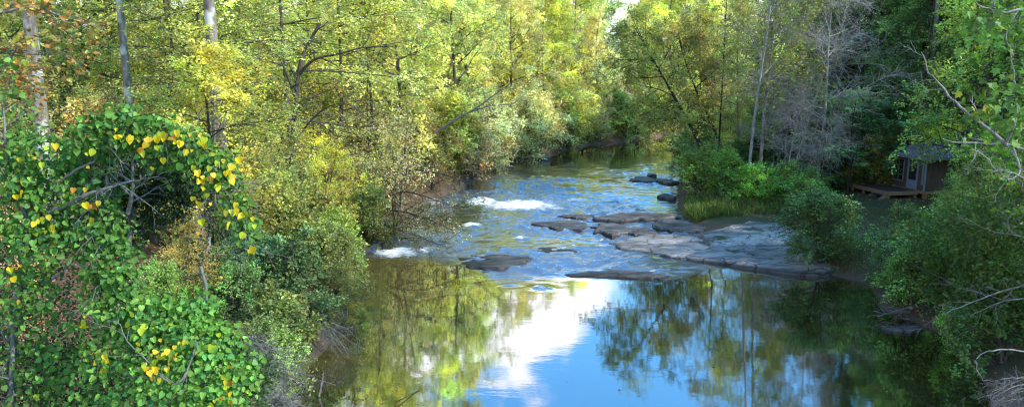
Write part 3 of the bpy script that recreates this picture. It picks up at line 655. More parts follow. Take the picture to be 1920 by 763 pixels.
for a in [
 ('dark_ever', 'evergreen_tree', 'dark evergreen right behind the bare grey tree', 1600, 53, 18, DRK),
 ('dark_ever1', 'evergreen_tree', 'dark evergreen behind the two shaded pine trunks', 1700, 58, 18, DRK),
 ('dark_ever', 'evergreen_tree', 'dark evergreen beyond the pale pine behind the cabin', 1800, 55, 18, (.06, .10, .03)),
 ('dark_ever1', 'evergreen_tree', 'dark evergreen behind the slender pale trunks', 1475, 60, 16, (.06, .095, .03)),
 ('broad2', 'green_tree', 'bright green tree behind the pale pine right of the cabin', 1830, 36, 13, GRN),
 ('broad1', 'green_tree', 'yellow green tree at the bend behind the slender trunks', 1335, 76, 16, YG),
 ('broad3', 'green_tree', 'olive tree behind the leaning trees at the bend', 1420, 66, 14, OLIVE),
 ('broad0', 'green_tree', 'green tree behind the evergreens on the right slope', 1540, 68, 17, MID),
]: plant(a[0], a[1], a[2], T_, a[3], a[4], a[5], a[6], group=RGp)
SR_ = 'shrubs along the right bank'
for a in [
 ('shrub0', 'shrub', 'round dense dark green bush on the bedrock shelf', 1540, 28.6, 2.5, (.055, .10, .032), 1.25),
 ('shrub1', 'shrub', 'blue green shrub leaning to the river at the top of the right bank', 1295, 47, 3.4, (.09, .14, .06), 1),
 ('shrub2', 'shrub', 'green shrub on the point above the stepped ledge', 1310, 42, 2.6, GRN, 1.2),
 ('shrub3', 'shrub', 'green shrub behind the grass at the right bank', 1355, 40.5, 2.4, (.11, .19, .04), 1.2),
 ('shrub0', 'shrub', 'bright green shrub below the slender trunks', 1415, 38.5, 1.9, (.12, .22, .04), 1.3),
 ('shrub1', 'shrub', 'low green shrub between the slender trunks and the bare tree', 1465, 38.5, 2.0, (.10, .17, .04), 1.3),
 ('shrub2', 'shrub', 'green shrub at the foot of the bare grey tree', 1520, 36.5, 1.9, (.09, .16, .04), 1.3),
 ('shrub3', 'shrub', 'green shrub in front of the cabin deck', 1560, 34, 1.2, (.075, .13, .035), 1.3),
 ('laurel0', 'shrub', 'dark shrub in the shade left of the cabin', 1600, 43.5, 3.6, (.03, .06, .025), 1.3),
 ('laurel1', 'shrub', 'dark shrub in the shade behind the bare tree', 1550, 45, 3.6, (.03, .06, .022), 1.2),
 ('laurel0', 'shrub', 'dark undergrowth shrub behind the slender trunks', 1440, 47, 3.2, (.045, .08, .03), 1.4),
 ('shrub0', 'shrub', 'yellow flecked dark shrub left of the cabin wall', 1630, 42.5, 2.8, (.12, .13, .03), 1),
 ('fine0', 'shrub', 'big yellow green shrub covering the right side of the cabin', 1812, 29, 3.6, (.13, .185, .04), 1),
 ('fine1', 'shrub', 'tall green shrub at the right edge above the pool', 1880, 23, 5.0, (.13, .18, .04), 1),
 ('shrub2', 'shrub', 'dark green shrub at the water edge right of the sandy path', 1705, 25.3, 2.4, (.06, .11, .035), .95),
 ('shrub1', 'shrub', 'green shrub over the undercut right bank', 1770, 22.8, 2.9, (.09, .15, .04), 1.1),
 ('shrub3', 'shrub', 'small light green shrub hanging low at the undercut bank', 1690, 23.8, 1.4, (.11, .2, .045), 1),
 ('shrub0', 'shrub', 'small bright shrub just above the pool below the driftwood', 1800, 20.0, 1.1, (.12, .22, .05), 1),
 ('laurel1', 'shrub', 'shaded shrub at the lower right shore', 1890, 18.5, 2.6, (.05, .09, .03), 1),
 ('fine2', 'shrub', 'leafy shrub at the right edge with thin pale branches', 1900, 20, 4.0, (.10, .15, .035), 1),
 ('shrub1', 'shrub', 'round green shrub behind the sandy path', 1760, 31, 1.6, (.10, .16, .035), 1.2),
 ('shrub2', 'shrub', 'lime tinted shrub at the far right point of the bend', 1305, 62, 3.2, YG, 1.2),
 ('fine0', 'shrub', 'tall olive shrub under the leaning trees at the bend', 1365, 57, 4.6, YG, 1.1),
 ('fine1', 'shrub', 'green shrub filling the shade behind the leaning trees', 1400, 62, 4.8, LIME, 1.2),
 ('shrub0', 'shrub', 'round lime shrub beyond the leaning trees by the far water', 1345, 68, 3.8, LIME, 1.3),
 ('fine2', 'shrub', 'tall green shrub between the leaning trees and the dark undergrowth', 1430, 52, 4.6, GRN, 1.2),
]: plant(a[0], a[1], a[2], S_, a[3], a[4], a[5], a[6], group=SR_, sx=a[7])

# ---- filler woods, things nothing tells apart
used = []
def scatter(n, region, protos, cols, name, label, cat, group, hmin, hmax, mind, seed):
    r = random.Random(seed); k = 0; tries = 0
    while k < n and tries < 4000:
        tries += 1
        x, y = region(r)
        if any((x - a) ** 2 + (y - b_) ** 2 < mind ** 2 for a, b_ in used): continue
        used.append((x, y)); k += 1
        hm = min(hmax, 8 + .09 * y + 3.0 - gz(x, y)) if x < 30 else hmax
        zz0 = max(gz(x, y), float(level(y)) + .05)
        c = r.choice(cols); v = r.uniform(.8, 1.2); c = tuple(q * v * r.uniform(.93, 1.07) for q in c)
        plant(r.choice(protos), name, label, cat, 0, y, hm * r.uniform(.85, 1.0), c, rz=r.uniform(0, 6.3), group=group, X_=x, z=zz0)
def leftwoods(r):
    y = r.uniform(26, 95); sh = np.interp(y, LS[:, 1], LS[:, 0])
    return sh - r.uniform(9, 32) - (y - 26) * .02, y
scatter(34, leftwoods, ['broad0', 'broad1', 'broad2', 'broad3', 'layer0', 'layer1'], [YG, MID, YG, LIME, GRN, YEL], 'woodland_tree', 'sunlit tree in the crowded woods on the left slope', T_, 'woods on the left slope', 15, 20, 3.6, 1)
def poolshrubs(r):
    y = r.uniform(16, 36); return np.interp(y, LS[:, 1], LS[:, 0]) + r.uniform(-.9, .25), y
scatter(10, poolshrubs, ['shrub0', 'shrub1', 'laurel0', 'laurel1', 'fine1'], [(.11, .135, .035), (.14, .15, .04), (.08, .11, .03), (.16, .16, .05)], 'shrub', 'low shrub leaning over the left edge of the pool', S_, 'shrubs leaning over the pool', 1.2, 2.3, .9, 9)
def edgeshrubs(r):
    y = r.uniform(46, 84); return np.interp(y, LS[:, 1], LS[:, 0]) - r.uniform(.2, 1.4), y
scatter(24, edgeshrubs, ['shrub0', 'shrub1', 'shrub2', 'fine0', 'fine2'], [YG, LIME, PINK, PINK, GRN, RUST], 'shrub', 'sunlit shrub at the water edge of the left bank above the rapids', S_, 'shrubs at the upstream water edge', 2.2, 4.6, 1.3, 8)
def farshrubs(r):
    x = r.uniform(8, 48); return x, np.interp(x, LS[8:, 0], LS[8:, 1]) + r.uniform(.1, 2.5)
scatter(20, farshrubs, ['shrub0', 'shrub1', 'fine0', 'fine1'], [YG, LIME, YG, PINK, GRN], 'shrub', 'sunlit shrub lining the far bank at the river bend', S_, 'shrubs at the river bend', 2.5, 5.5, 1.6, 6)
def farwoods(r):
    return r.uniform(-10, 62), r.uniform(112, 140)
scatter(22, farwoods, ['broad0', 'broad1', 'broad2', 'broad3'], [YG, LIME, PINK, GRN, YG], 'woodland_tree', 'distant tree in the sunlit woods beyond the river bend', T_, 'woods beyond the bend', 15, 19, 4, 2)
def rightwoods(r):
    y = r.uniform(30, 52); return max(wx(1560, y), 20) + r.uniform(4, 24), y + 12
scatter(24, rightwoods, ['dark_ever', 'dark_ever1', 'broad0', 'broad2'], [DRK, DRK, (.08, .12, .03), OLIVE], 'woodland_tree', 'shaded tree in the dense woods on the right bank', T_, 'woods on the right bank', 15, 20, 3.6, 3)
def rightnear(r):
    y = r.uniform(6, 44); return max(wx(1960, y), 17) + r.uniform(4, 18), y
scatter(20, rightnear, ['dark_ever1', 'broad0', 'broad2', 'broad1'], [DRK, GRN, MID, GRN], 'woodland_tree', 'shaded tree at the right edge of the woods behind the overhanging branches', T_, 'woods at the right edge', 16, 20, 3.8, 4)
def leftunder(r):
    y = r.uniform(20, 60); sh = np.interp(y, LS[:, 1], LS[:, 0]); return sh - r.uniform(3, 16), y
scatter(18, leftunder, ['shrub0', 'shrub1', 'shrub2', 'fine0', 'fine1'], [YG, MID, LIME, GRN, BRN], 'shrub', 'leafy understorey shrub on the wooded left slope', S_, 'understorey of the left slope', 2, 4, 1.8, 5)
# ------------------------------------------------------------------ more vegetation pieces
def W3(px, py, D):
    z = zat(py, D)
    return np.array([wx(px, D, z), D, z])
def path_tube(pts, r0, r1, S=6, n=None, jit=.0, seed=0):
    pts = np.array(pts, float); s = np.concatenate([[0], np.cumsum(np.linalg.norm(np.diff(pts, axis=0), axis=1))])
    n = n or max(6, len(pts) * 4); u = np.linspace(0, s[-1], n)
    k = np.linspace(0, len(pts) - 1, n)
    # Catmull-Rom through the points
    P = []
    for q in u:
        i = min(len(pts) - 2, max(0, np.searchsorted(s, q) - 1)); t = (q - s[i]) / (s[i + 1] - s[i] + 1e-9)
        p0, p1, p2, p3 = pts[max(0, i - 1)], pts[i], pts[i + 1], pts[min(len(pts) - 1, i + 2)]
        P.append(.5 * ((2 * p1) + (p2 - p0) * t + (2 * p0 - 5 * p1 + 4 * p2 - p3) * t * t + (3 * p1 - p0 - 3 * p2 + p3) * t ** 3))
    P = np.array(P)
    if jit: P = P + np.random.default_rng(seed).normal(0, jit, P.shape) * np.linspace(0, 1, n)[:, None]
    return P[None], np.linspace(r0, r1, n)[None]
def branchy(paths, seed, ntw=8, tl=.5, ns=5, sl=.25, rmin=.004, S=6):
    """limbs along given world paths [(pts, r0, r1)] with random side twigs"""
    rg = np.random.default_rng(seed); parts = []; tips = []
    for pts, r0, r1 in paths:
        P, R = path_tube(pts, r0, r1, jit=.015, seed=seed)
        parts.append(tubes(P, R, S))
        if ntw:
            A, AR, t, _ = spawn(rg, P, R, ntw, .15, 1, 30, 70, lambda t, pl, n_: tl * rg.uniform(.5, 1.3, n_), 5, .05, .18, .1, .55, 0, rmin, True)
            parts.append(tubes(A, AR, 4)); tips.append(A)
            if ns:
                B, BR, t, _ = spawn(rg, A, AR, ns, .2, 1, 30, 70, lambda t, pl, n_: sl * rg.uniform(.5, 1.3, n_), 4, .03, .18, .1, .6, 0, rmin * .7, True)
                parts.append(tubes(B, BR, 3)); tips.append(B)
    return join(parts), tips
def local(t, V):
    """world -> the thing's local space (location, rotation about z, scale)"""
    V = np.asarray(V) - np.array(t.location); c, s = math.cos(-t.rotation_euler.z), math.sin(-t.rotation_euler.z)
    V = np.stack([V[:, 0] * c - V[:, 1] * s, V[:, 0] * s + V[:, 1] * c, V[:, 2]], -1)
    return V / np.array(t.scale)
def find(lbl):
    return next(o for o in COL.objects if o.get('label', '') .startswith(lbl))

# limbs that stand out in the photo
t = find('fine leaved light green tree with a forked trunk'); t_d = 29.6
(V, Fs), _ = branchy([([W3(541, 345, t_d), W3(545, 290, t_d), W3(555, 200, t_d), W3(560, 140, t_d), W3(572, 95, t_d), W3(600, 45, t_d)], .13, .06),
                      ([W3(560, 140, t_d), W3(590, 112, t_d - .3), W3(640, 100, t_d - .6), W3(690, 88, t_d - .7), W3(738, 88, t_d - .8)], .07, .02),
                      ([W3(556, 190, t_d), W3(530, 120, t_d - .5), W3(500, 60, t_d - .6)], .06, .02),
                      ([W3(548, 270, t_d), W3(600, 210, t_d - .8), W3(650, 195, t_d - 1.2), W3(700, 230, t_d - 1.4)], .045, .012)], 5, 7, .9, 4, .5, .008)
link('limb', mesh_np('limb', local(t, V), Fs, M['bark'], True), t)
t = find('golden leaved tree'); t_d = 45.5
(V, Fs), _ = branchy([([W3(815, 250, t_d), W3(850, 226, t_d), W3(890, 205, t_d), W3(925, 180, t_d), W3(965, 150, t_d)], .09, .02),
                      ([W3(880, 212, t_d), W3(915, 200, t_d), W3(960, 196, t_d)], .04, .015)], 6, 6, .9, 4, .5, .01)
link('limb', mesh_np('limb', local(t, V), Fs, M['bark_grey'], True), t)
t = find('sparse reddish twiggy shrub'); t_d = 31.5
(V, Fs), tips = branchy([([W3(680, 430, 32.5), W3(715, 440, t_d), W3(745, 468, t_d), W3(768, 492, t_d)], .05, .012),
                      ([W3(690, 400, 33), W3(740, 395, 32), W3(800, 410, 31.3), W3(850, 432, 31)], .05, .01),
                      ([W3(700, 380, 33.5), W3(760, 360, 32.5), W3(830, 380, 32), W3(880, 390, 31.6)], .05, .01),
                      ([W3(700, 350, 34), W3(770, 320, 33), W3(840, 330, 32.5), W3(890, 350, 32)], .05, .01),
                      ([W3(690, 410, 33), W3(730, 425, 31.5), W3(790, 445, 31), W3(835, 462, 30.7)], .04, .01)], 8, 16, .75, 7, .4, .007)
link('limb', mesh_np('limb', local(t, V), Fs, M['bark_dark'], True), t)
rg = np.random.default_rng(12); L1, L2, per, li = None, None, None, None
TW = tips[1][:, [0, 1, 3]]; TW2 = np.concatenate([q[:, [0, 1, 3]] for q in tips[1::2]])
V, Fq, per, li = twig_leaves(rg, TW2, 7, .085, .7, .1, .04)
link('foliage', mesh_np('overhang_foliage', local(t, V), [Fq], M['leaf'], False, dict(leafcol=np.tile(leaf_cols(rg, len(li), None, .3, .2, (1.8, .9, .6)), (per, 1)))), t, None, (.15, .15, .06))

# ---- the vines with big heart shaped leaves in the near left corner
VD = 9.0
def vine(label, blobs, paths, yellow, seed, col=(.125, .25, .04), dark=1.0, size=.074, leaf_mult=1.0):
    """blobs (px,py,D,r,n)"""
    rg = np.random.default_rng(seed)
    c0 = W3(blobs[0][0], blobs[0][1], blobs[0][2]); base = np.array([c0[0], c0[1], gz(c0[0], c0[1])])
    t = thing('vine', label, 'vine', tuple(base), 0, 'big leaved vines at the near left bank')
    leaf_mult *= 1.85; pos, nor, ax = [], [], []
    for px, py, D, r, n in blobs:
        c = W3(px, py, D); n = int(n * leaf_mult)
        d = nrm(rg.normal(size=(n, 3)) + np.array([.15, -.35, .25]))
        rr = r * (1 - .55 * rg.uniform(0, 1, n) ** 2)
        p = c + d * rr[:, None] * np.array([1.15, .9, 1.15]) + rg.normal(0, .05, (n, 3))
        no = nrm(d * .8 + np.array([.15, -.45, .75]) + rg.normal(0, .5, (n, 3)))
        a_ = np.array([0, -.15, -1.]) + d * .45 + rg.normal(0, .35, (n, 3))
        pos.append(p); nor.append(no); ax.append(a_)
    pos = np.concatenate(pos); nor = np.concatenate(nor); ax = np.concatenate(ax); n = len(pos)
    # leaves come in threes
    tri = [(pos, ax, nor)]
    for s in (-1, 1):
        a = nrm(ax); sd_ = nrm(np.cross(a, nrm(nor)))
        tri.append((pos + sd_ * s * .055 - a * .05, a * .45 + sd_ * s + rg.normal(0, .15, (n, 3)), nor + rg.normal(0, .35, (n, 3))))
    P_ = np.concatenate([q[0] for q in tri]); A_ = np.concatenate([q[1] for q in tri]); N_ = np.concatenate([q[2] for q in tri])
    sz = size * np.tile(rg.uniform(.4, 1.2, n), 3) * rg.uniform(.85, 1.1, 3 * n)
    V, Fq, per = leaves(P_, A_, N_, sz, 'heart', rg.uniform(-.05, .6, len(P_)), rg.uniform(-.1, .5, len(P_)))
    cc = leaf_cols(rg, len(P_), None, .33, .02, (2.4, 1.5, .6)); bl = rg.uniform(size=len(P_)) < .25
    cc[bl] *= np.array([.75, .9, 1.3])
    link('foliage', mesh_np('vine_foliage', local(t, V), [Fq], M['leaf_gloss'], False, dict(leafcol=np.tile(cc, (per, 1)))), t, None, col)
    yp = []
    for px, py, D, k in yellow:
        yp.append(W3(px, py, D - .35) + rg.normal(0, .095, (k, 3)))
    if yp:
        yp = np.concatenate(yp); k = len(yp)
        V, Fq, per = leaves(yp, np.array([0, -.2, -1.]) + rg.normal(0, .4, (k, 3)), np.array([.3, -.8, .5]) + rg.normal(0, .35, (k, 3)), .072 * rg.uniform(.5, 1.25, k), 'heart', rg.uniform(0, .7, k), rg.uniform(0, .5, k))
        yc = np.exp(rg.normal(0, .2, (k, 1))) * np.ones((1, 3)); gr = rg.uniform(size=k) < .25; yc[gr] *= np.array([.65, 1.0, 1.5]); br = rg.uniform(size=k) < .08
        yc[br] *= np.array([.7, .4, 1.2])
        o = link('autumn_leaves', mesh_np('vine_yellow', local(t, V), [Fq], M['leaf'], False, dict(leafcol=np.tile(yc, (per, 1)))), t, None, (.80, .56, .02))
        o['label'] = 'yellow and orange dying leaves'
    if paths:
        (V, Fs), _ = branchy(paths, seed + 1, 10, .5, 5, .25, .004, 6)
        link('stem', mesh_np('vine_stem', local(t, V), Fs, M['bark_grey'], True), t)
    return t
B = VD
vine('leafy green vine mass filling the left edge from mid height to the bottom', [(25, 335, B, .42, 60), (85, 300, B, .38, 55), (45, 400, B, .45, 65), (115, 370, B + .2, .42, 60), (160, 330, B + .3, .36, 40), (30, 480, B, .42, 60), (90, 450, B, .38, 45), (160, 420, B + .2, .36, 45), (60, 560, B + .2, .36, 40), (20, 620, B + .4, .4, 30), (110, 640, B + .5, .4, 30), (60, 720, B + .4, .45, 40), (130, 740, B + .4, .4, 35), (15, 275, B + .4, .3, 25), (25, 205, B + .3, .22, 14), (5, 150, B + .3, .2, 9)],
     [([W3(15, 1250, B + .3), W3(18, 1000, B + .3), W3(20, 765, B + .3), W3(30, 600, B + .3), W3(70, 430, B + .2), W3(110, 340, B), W3(180, 300, B)], .05, .015), ([W3(60, 430, B), W3(20, 330, B), W3(5, 200, B)], .03, .01), ([W3(90, 400, B), W3(180, 360, B - .1), W3(260, 338, B)], .04, .01)],
     [(30, 345, B, 4), (82, 402, B, 4), (78, 425, B, 3), (168, 410, B, 3), (30, 495, B, 4), (38, 540, B, 2), (60, 305, B, 3), (70, 300, B, 2), (165, 372, B, 3), (35, 90, B + .2, 3)], 71)
vine('vine arch crowned with yellow leaves spanning the upper middle of the left corner', [(175, 262, B, .26, 45), (225, 245, B, .28, 55), (285, 258, B, .25, 45), (340, 275, B, .23, 40), (385, 295, B, .2, 30), (250, 290, B + .2, .3, 35), (320, 310, B + .3, .28, 20)],
     [([W3(150, 300, B + .1), W3(220, 262, B), W3(300, 270, B), W3(380, 300, B), W3(430, 345, B)], .03, .01), ([W3(240, 400, B + .2), W3(250, 340, B), W3(245, 270, B)], .03, .01)],
     [(265, 265, B, 9), (272, 272, B, 5), (340, 268, B, 7), (355, 272, B, 5), (172, 288, B, 3), (310, 250, B, 4), (300, 258, B, 3), (330, 255, B, 4), (235, 268, B, 2)], 72)
vine('vine strand with the most yellow leaves drooping at the right end of the arch', [(415, 318, B, .16, 18), (425, 350, B, .17, 16), (440, 385, B, .16, 16), (455, 425, B, .15, 14), (465, 455, B, .1, 8), (390, 335, B, .15, 12)],
     [([W3(400, 300, B), W3(430, 340, B), W3(452, 400, B), W3(468, 465, B)], .015, .005)],
     [(400, 320, B, 5), (385, 325, B, 4), (378, 340, B, 5), (410, 335, B, 6), (395, 345, B, 5), (447, 378, B, 4), (455, 380, B, 4), (440, 400, B, 3), (462, 405, B, 3), (430, 310, B, 3), (470, 460, B, 3), (375, 395, B, 3), (365, 390, B, 2)], 73)
vine('vine column hanging between the arch and the low mass', [(195, 380, B + .2, .26, 30), (205, 440, B + .1, .26, 34), (215, 500, B, .28, 44), (225, 545, B, .28, 44), (180, 545, B + .1, .25, 30), (180, 480, B + .3, .25, 20)],
     [([W3(200, 330, B + .2), W3(205, 420, B + .1), W3(212, 560, B)], .02, .01)], [(168, 440, B, 1)], 74)
vine('low spreading vine mass with orange leaf clusters along the bottom left', [(215, 590, B, .32, 55), (270, 605, B - .1, .32, 55), (325, 600, B - .1, .32, 60), (375, 590, B, .28, 50), (355, 640, B - .2, .36, 65), (410, 645, B, .3, 50), (300, 650, B - .2, .36, 60), (240, 665, B - .1, .34, 40), (390, 700, B - .2, .36, 55), (440, 720, B - .1, .3, 40), (330, 715, B - .3, .38, 55), (270, 735, B - .3, .36, 45), (200, 720, B - .1, .36, 40), (380, 755, B - .4, .36, 50), (460, 690, B, .2, 18), (180, 640, B, .25, 20)],
     [([W3(360, 1250, B), W3(362, 1000, B), W3(365, 760, B), W3(370, 640, B), W3(385, 540, B), W3(378, 500, B)], .035, .02), ([W3(370, 640, B - .4), W3(330, 720, B - .6), W3(250, 650, B - .5), W3(215, 600, B - .4)], .014, .004)],
     [(285, 660, B - .4, 4), (310, 672, B - .4, 7), (285, 690, B - .4, 6), (300, 690, B - .4, 5), (178, 672, B - .4, 6), (270, 632, B - .4, 2), (325, 682, B - .5, 4), (435, 750, B - .4, 3), (430, 725, B - .3, 2), (405, 700, B - .4, 3), (440, 708, B - .3, 2), (140, 625, B, 2)], 75, (.165, .33, .05))  # paler leaf green paints in the extra light on the low mass
# the shrub the vines climb over; its dark leaves paint in the arch's shade
def blob_shrub(name, label, cat, blobs, seed, size, col, group=None, mat='leaf', shape='rhomb', stems=None, nup=.5, bark='bark_grey', sl=.3, autumn=.03, acol=(1.8, 1, .5)):
    rg = np.random.default_rng(seed)
    c0 = W3(*blobs[0][:3]); t = thing(name, label, cat, (c0[0], c0[1], gz(c0[0], c0[1])), 0, group)
    P0, A0, N0 = [], [], []
    for px, py, D, r, n in blobs:
        c = W3(px, py, D); d = nrm(rg.normal(size=(n, 3))); rr = r * rg.uniform(.2, 1, n) ** .5
        P0.append(c + d * rr[:, None]); A0.append(d + rg.normal(0, .6, (n, 3))); N0.append(d * .4 + np.array([0, -.1, nup]) + rg.normal(0, .4, (n, 3)))
    P0, A0, N0 = map(np.concatenate, (P0, A0, N0))
    V, Fq, per = leaves(P0, A0, N0, size * rg.uniform(.6, 1.2, len(P0)), shape, .15)
    link('foliage', mesh_np('blob_foliage', local(t, V), [Fq], M[mat], False, dict(leafcol=np.tile(leaf_cols(rg, len(P0), None, .28, autumn, acol), (per, 1)))), t, None, col)
    if stems:
        (V, Fs), _ = branchy(stems, seed + 1, 12, .55, 6, sl, .004, 6)
        link('stem', mesh_np('blob_stem', local(t, V), Fs, M[bark], True), t)
    return t
C_ = 10.0
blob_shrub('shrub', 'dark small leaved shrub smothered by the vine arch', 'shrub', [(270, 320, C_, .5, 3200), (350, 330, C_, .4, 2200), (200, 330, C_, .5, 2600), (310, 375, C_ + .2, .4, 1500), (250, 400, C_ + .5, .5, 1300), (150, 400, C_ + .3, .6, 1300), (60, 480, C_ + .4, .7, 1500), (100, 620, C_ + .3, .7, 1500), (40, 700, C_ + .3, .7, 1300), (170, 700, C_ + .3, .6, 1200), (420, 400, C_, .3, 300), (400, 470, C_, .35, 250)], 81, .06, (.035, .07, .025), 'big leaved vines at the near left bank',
           stems=[([W3(240, 480, C_), W3(250, 380, C_), W3(280, 300, C_), W3(330, 270, C_)], .04, .012), ([W3(250, 380, C_), W3(330, 350, C_), W3(400, 380, C_)], .02, .006)])
blob_shrub('shrub', 'dark ferny shrub in the bottom left corner beneath the vines', 'shrub', [(250, 720, C_, .6, 1800), (350, 720, C_, .6, 1800), (450, 745, C_, .45, 1300), (120, 720, C_, .6, 1500), (480, 700, C_ + .3, .35, 800), (330, 640, C_ + .2, .5, 1000), (30, 740, C_, .6, 1400), (100, 860, C_, .7, 900), (250, 880, C_, .7, 900), (400, 860, C_, .6, 900), (60, 1010, C_ - .3, .7, 700), (300, 1030, C_ - .3, .7, 700), (420, 990, C_ - .3, .5, 600)], 82, .06, (.07, .13, .04), 'big leaved vines at the near left bank',
           stems=[([W3(450, 770, C_ - .3), W3(430, 720, C_ - .6), W3(400, 640, C_ - .6)], .02, .006), ([W3(330, 1200, C_ - .5), W3(335, 1000, C_ - .5), W3(330, 760, C_ - .5), W3(250, 640, C_ - .9), W3(230, 590, C_ - .8)], .015, .004)])
# thin pale trunks at the near left
def lone_trunk(label, pts, r0, r1, bark, seed, ntw=10, grp='small trunks near the vines', foliage=None):
    t = thing('sapling_tree', label, 'tree', tuple(pts[0]), 0, grp)
    (V, Fs), tips = branchy([(pts, r0, r1)], seed, ntw, .9, 5, .4, .006, 8)
    link('trunk', mesh_np('sapling_trunk', local(t, V), Fs, M[bark], True), t)
    if foliage:
        rg = np.random.default_rng(seed); TWs = tips[1][:, [0, 1, 3]]
        V, Fq, per, li = twig_leaves(rg, TWs, foliage[0], foliage[1], .7, .1, .05)
        link('crown', mesh_np('sapling_crown', local(t, V), [Fq], M['leaf'], False, dict(leafcol=np.tile(leaf_cols(rg, len(li), None, .25, .2), (per, 1)))), t, None, foliage[2])
x, y = wx(8, 10.4, 1.5), 10.4
lone_trunk('thin pale blotched trunk rising behind the vines at the very left edge', [np.array([x, y, gz(x, y) - .2]), W3(25, 600, 10.4), W3(60, 440, 10.5), W3(95, 330, 10.6)], .10, .05, 'bark_pine', 91, 6)
x, y = wx(376, 19.5, 1.5), 19.5
lone_trunk('short pale sapling in front of the dark trunk on the leaf litter', [np.array([x, y, gz(x, y) - .2]), W3(374, 540, 19.5), W3(380, 500, 19.4), W3(395, 440, 19.4)], .09, .04, 'bark_pale', 92, 10, foliage=(8, .1, (.3, .25, .06)))
x, y = wx(405, 24, 2.), 24.0
lone_trunk('thin straight sapling with bare side twigs left of the pale pine', [np.array([x, y, gz(x, y) - .2]), W3(402, 250, 24), W3(403, 100, 24)], .07, .03, 'bark_pale', 93, 26, foliage=(3, .09, (.25, .26, .05)))
x, y = wx(690, 36, 2.), 36.0
lone_trunk('dark slim sapling among the reddish shrubs', [np.array([x, y, gz(x, y) - .2]), W3(688, 320, 36), W3(697, 220, 36), W3(690, 120, 36)], .1, .04, 'bark_dark', 94, 18, foliage=(9, .13, LIME))
# pale wispy branches hanging in from the left top corner
(V, Fs), tips = branchy([([W3(-60, 120, 12), W3(20, 95, 12), W3(80, 105, 12), W3(125, 95, 12)], .02, .006), ([W3(-60, 40, 12), W3(60, 15, 12), W3(130, 40, 12), W3(170, 55, 12)], .03, .008), ([W3(-60, 130, 12), W3(30, 140, 12), W3(90, 180, 12)], .02, .006)], 95, 12, .5, 6, .3, .005)
t = thing('leaning_tree', 'wispy tree reaching in at the upper left with few pinkish yellow leaves', 'tree', (wx(-150, 12, 2), 12, gz(wx(-150, 12, 2), 12)), 0)
(V2, F2), _ = branchy([([np.array(t.location) - [0, 0, .2], W3(-130, 400, 12), W3(-100, 130, 12), W3(-60, -100, 12)], .14, .06), ([W3(-110, 180, 12), W3(-60, 130, 12)], .06, .03), ([W3(-100, 130, 12), W3(-60, 40, 12)], .06, .03)], 96, 0)
V, Fs = join([(V, np.concatenate(Fs)), (V2, np.concatenate(F2))])
link('trunk', mesh_np('wispy_trunk', local(t, V), Fs, M['bark_grey'], True), t)
rg = np.random.default_rng(13); TW = np.concatenate([q[:, [0, 1, 3]] for q in tips])
V, Fq, per, li = twig_leaves(rg, TW, 4, .075, .6, .1, .05, 'heart')
link('crown', mesh_np('wispy_crown', local(t, V), [Fq], M['leaf'], False, dict(leafcol=np.tile(leaf_cols(rg, len(li), None, .3, .35, (1.2, .65, .6)), (per, 1)))), t, None, (.42, .36, .10))

# ---- grey twig tangles and driftwood
def twigs(name, label, cat, paths, seed, ntw, tl, ns, sl, bark, rmin=.004, group=None):
    p0 = np.array(paths[0][0][0]); t_ = None
    (V, Fs), _ = branchy(paths, seed, ntw, tl, ns, sl, rmin)
    o = link(name, mesh_np(name, V - p0, Fs, M[bark], True), None, tuple(p0))
    return tag(o, label, cat, group)
rr_ = random.Random(3)
def fan(px0, py0, px1, py1, D, n, lx, ly, r=.012):
    out = []
    for k in range(n):
        a = rr_.uniform(0, 1); x0 = px0 + (px1 - px0) * a + rr_.uniform(-12, 12); y0 = py0 + (py1 - py0) * a + rr_.uniform(-8, 8)
        dx, dy = lx * rr_.uniform(.5, 1.3), ly * rr_.uniform(.4, 1.4) + rr_.uniform(-12, 12)
        out.append(([W3(x0, y0, D), W3(x0 + dx * .5, y0 + dy * .5 - 6, D - .1 + rr_.uniform(-.2, .2)), W3(x0 + dx, y0 + dy, D - .2 + rr_.uniform(-.3, .3))], r, r * .35))
    return out
twigs('dead_branch', 'tangle of bare grey twigs hanging over the lower left shore', 'branch', fan(450, 610, 500, 700, 14.5, 22, 70, 45), 101, 6, .35, 4, .2, 'bark_grey', .004, 'dead branches on the banks')
twigs('dead_branch', 'brushy bundle of grey twigs at the bottom left beside the vines', 'branch', fan(460, 700, 520, 760, 12.5, 22, 60, 50), 102, 6, .3, 4, .2, 'bark_grey', .004, 'dead branches on the banks')
twigs('dead_branch', 'brown arching twigs above the dark glossy shrub at the left pool edge', 'branch', fan(560, 600, 620, 610, 19.8, 10, 45, 50), 103, 6, .4, 4, .2, 'bark_grey', .005, 'dead branches on the banks')
twigs('driftwood', 'bleached driftwood roots tangled under the right bank', 'driftwood', [([W3(1745, 600, 23), W3(1700, 585, 22.9), W3(1660, 588, 22.9), W3(1638, 582, 22.8)], .07, .02), ([W3(1760, 590, 23), W3(1720, 575, 22.8), W3(1690, 580, 22.7), W3(1645, 592, 22.7)], .05, .015), ([W3(1750, 578, 23.1), W3(1710, 594, 22.8), W3(1670, 575, 22.8)], .04, .012), ([W3(1770, 600, 22.8), W3(1725, 602, 22.5), W3(1690, 596, 22.5)], .05, .015)], 104, 6, .5, 3, .25, 'bark_grey', .006, 'dead branches on the banks')
twigs('dead_branch', 'white hooked twig curving down to the pool at the lower right', 'branch', [([W3(1960, 664, 14), W3(1890, 655, 14), W3(1848, 660, 14), W3(1828, 678, 14), W3(1838, 705, 14), W3(1846, 716, 14)], .022, .006)], 105, 2, .15, 0, .1, 'bark_pale', .004, 'dead branches on the banks')
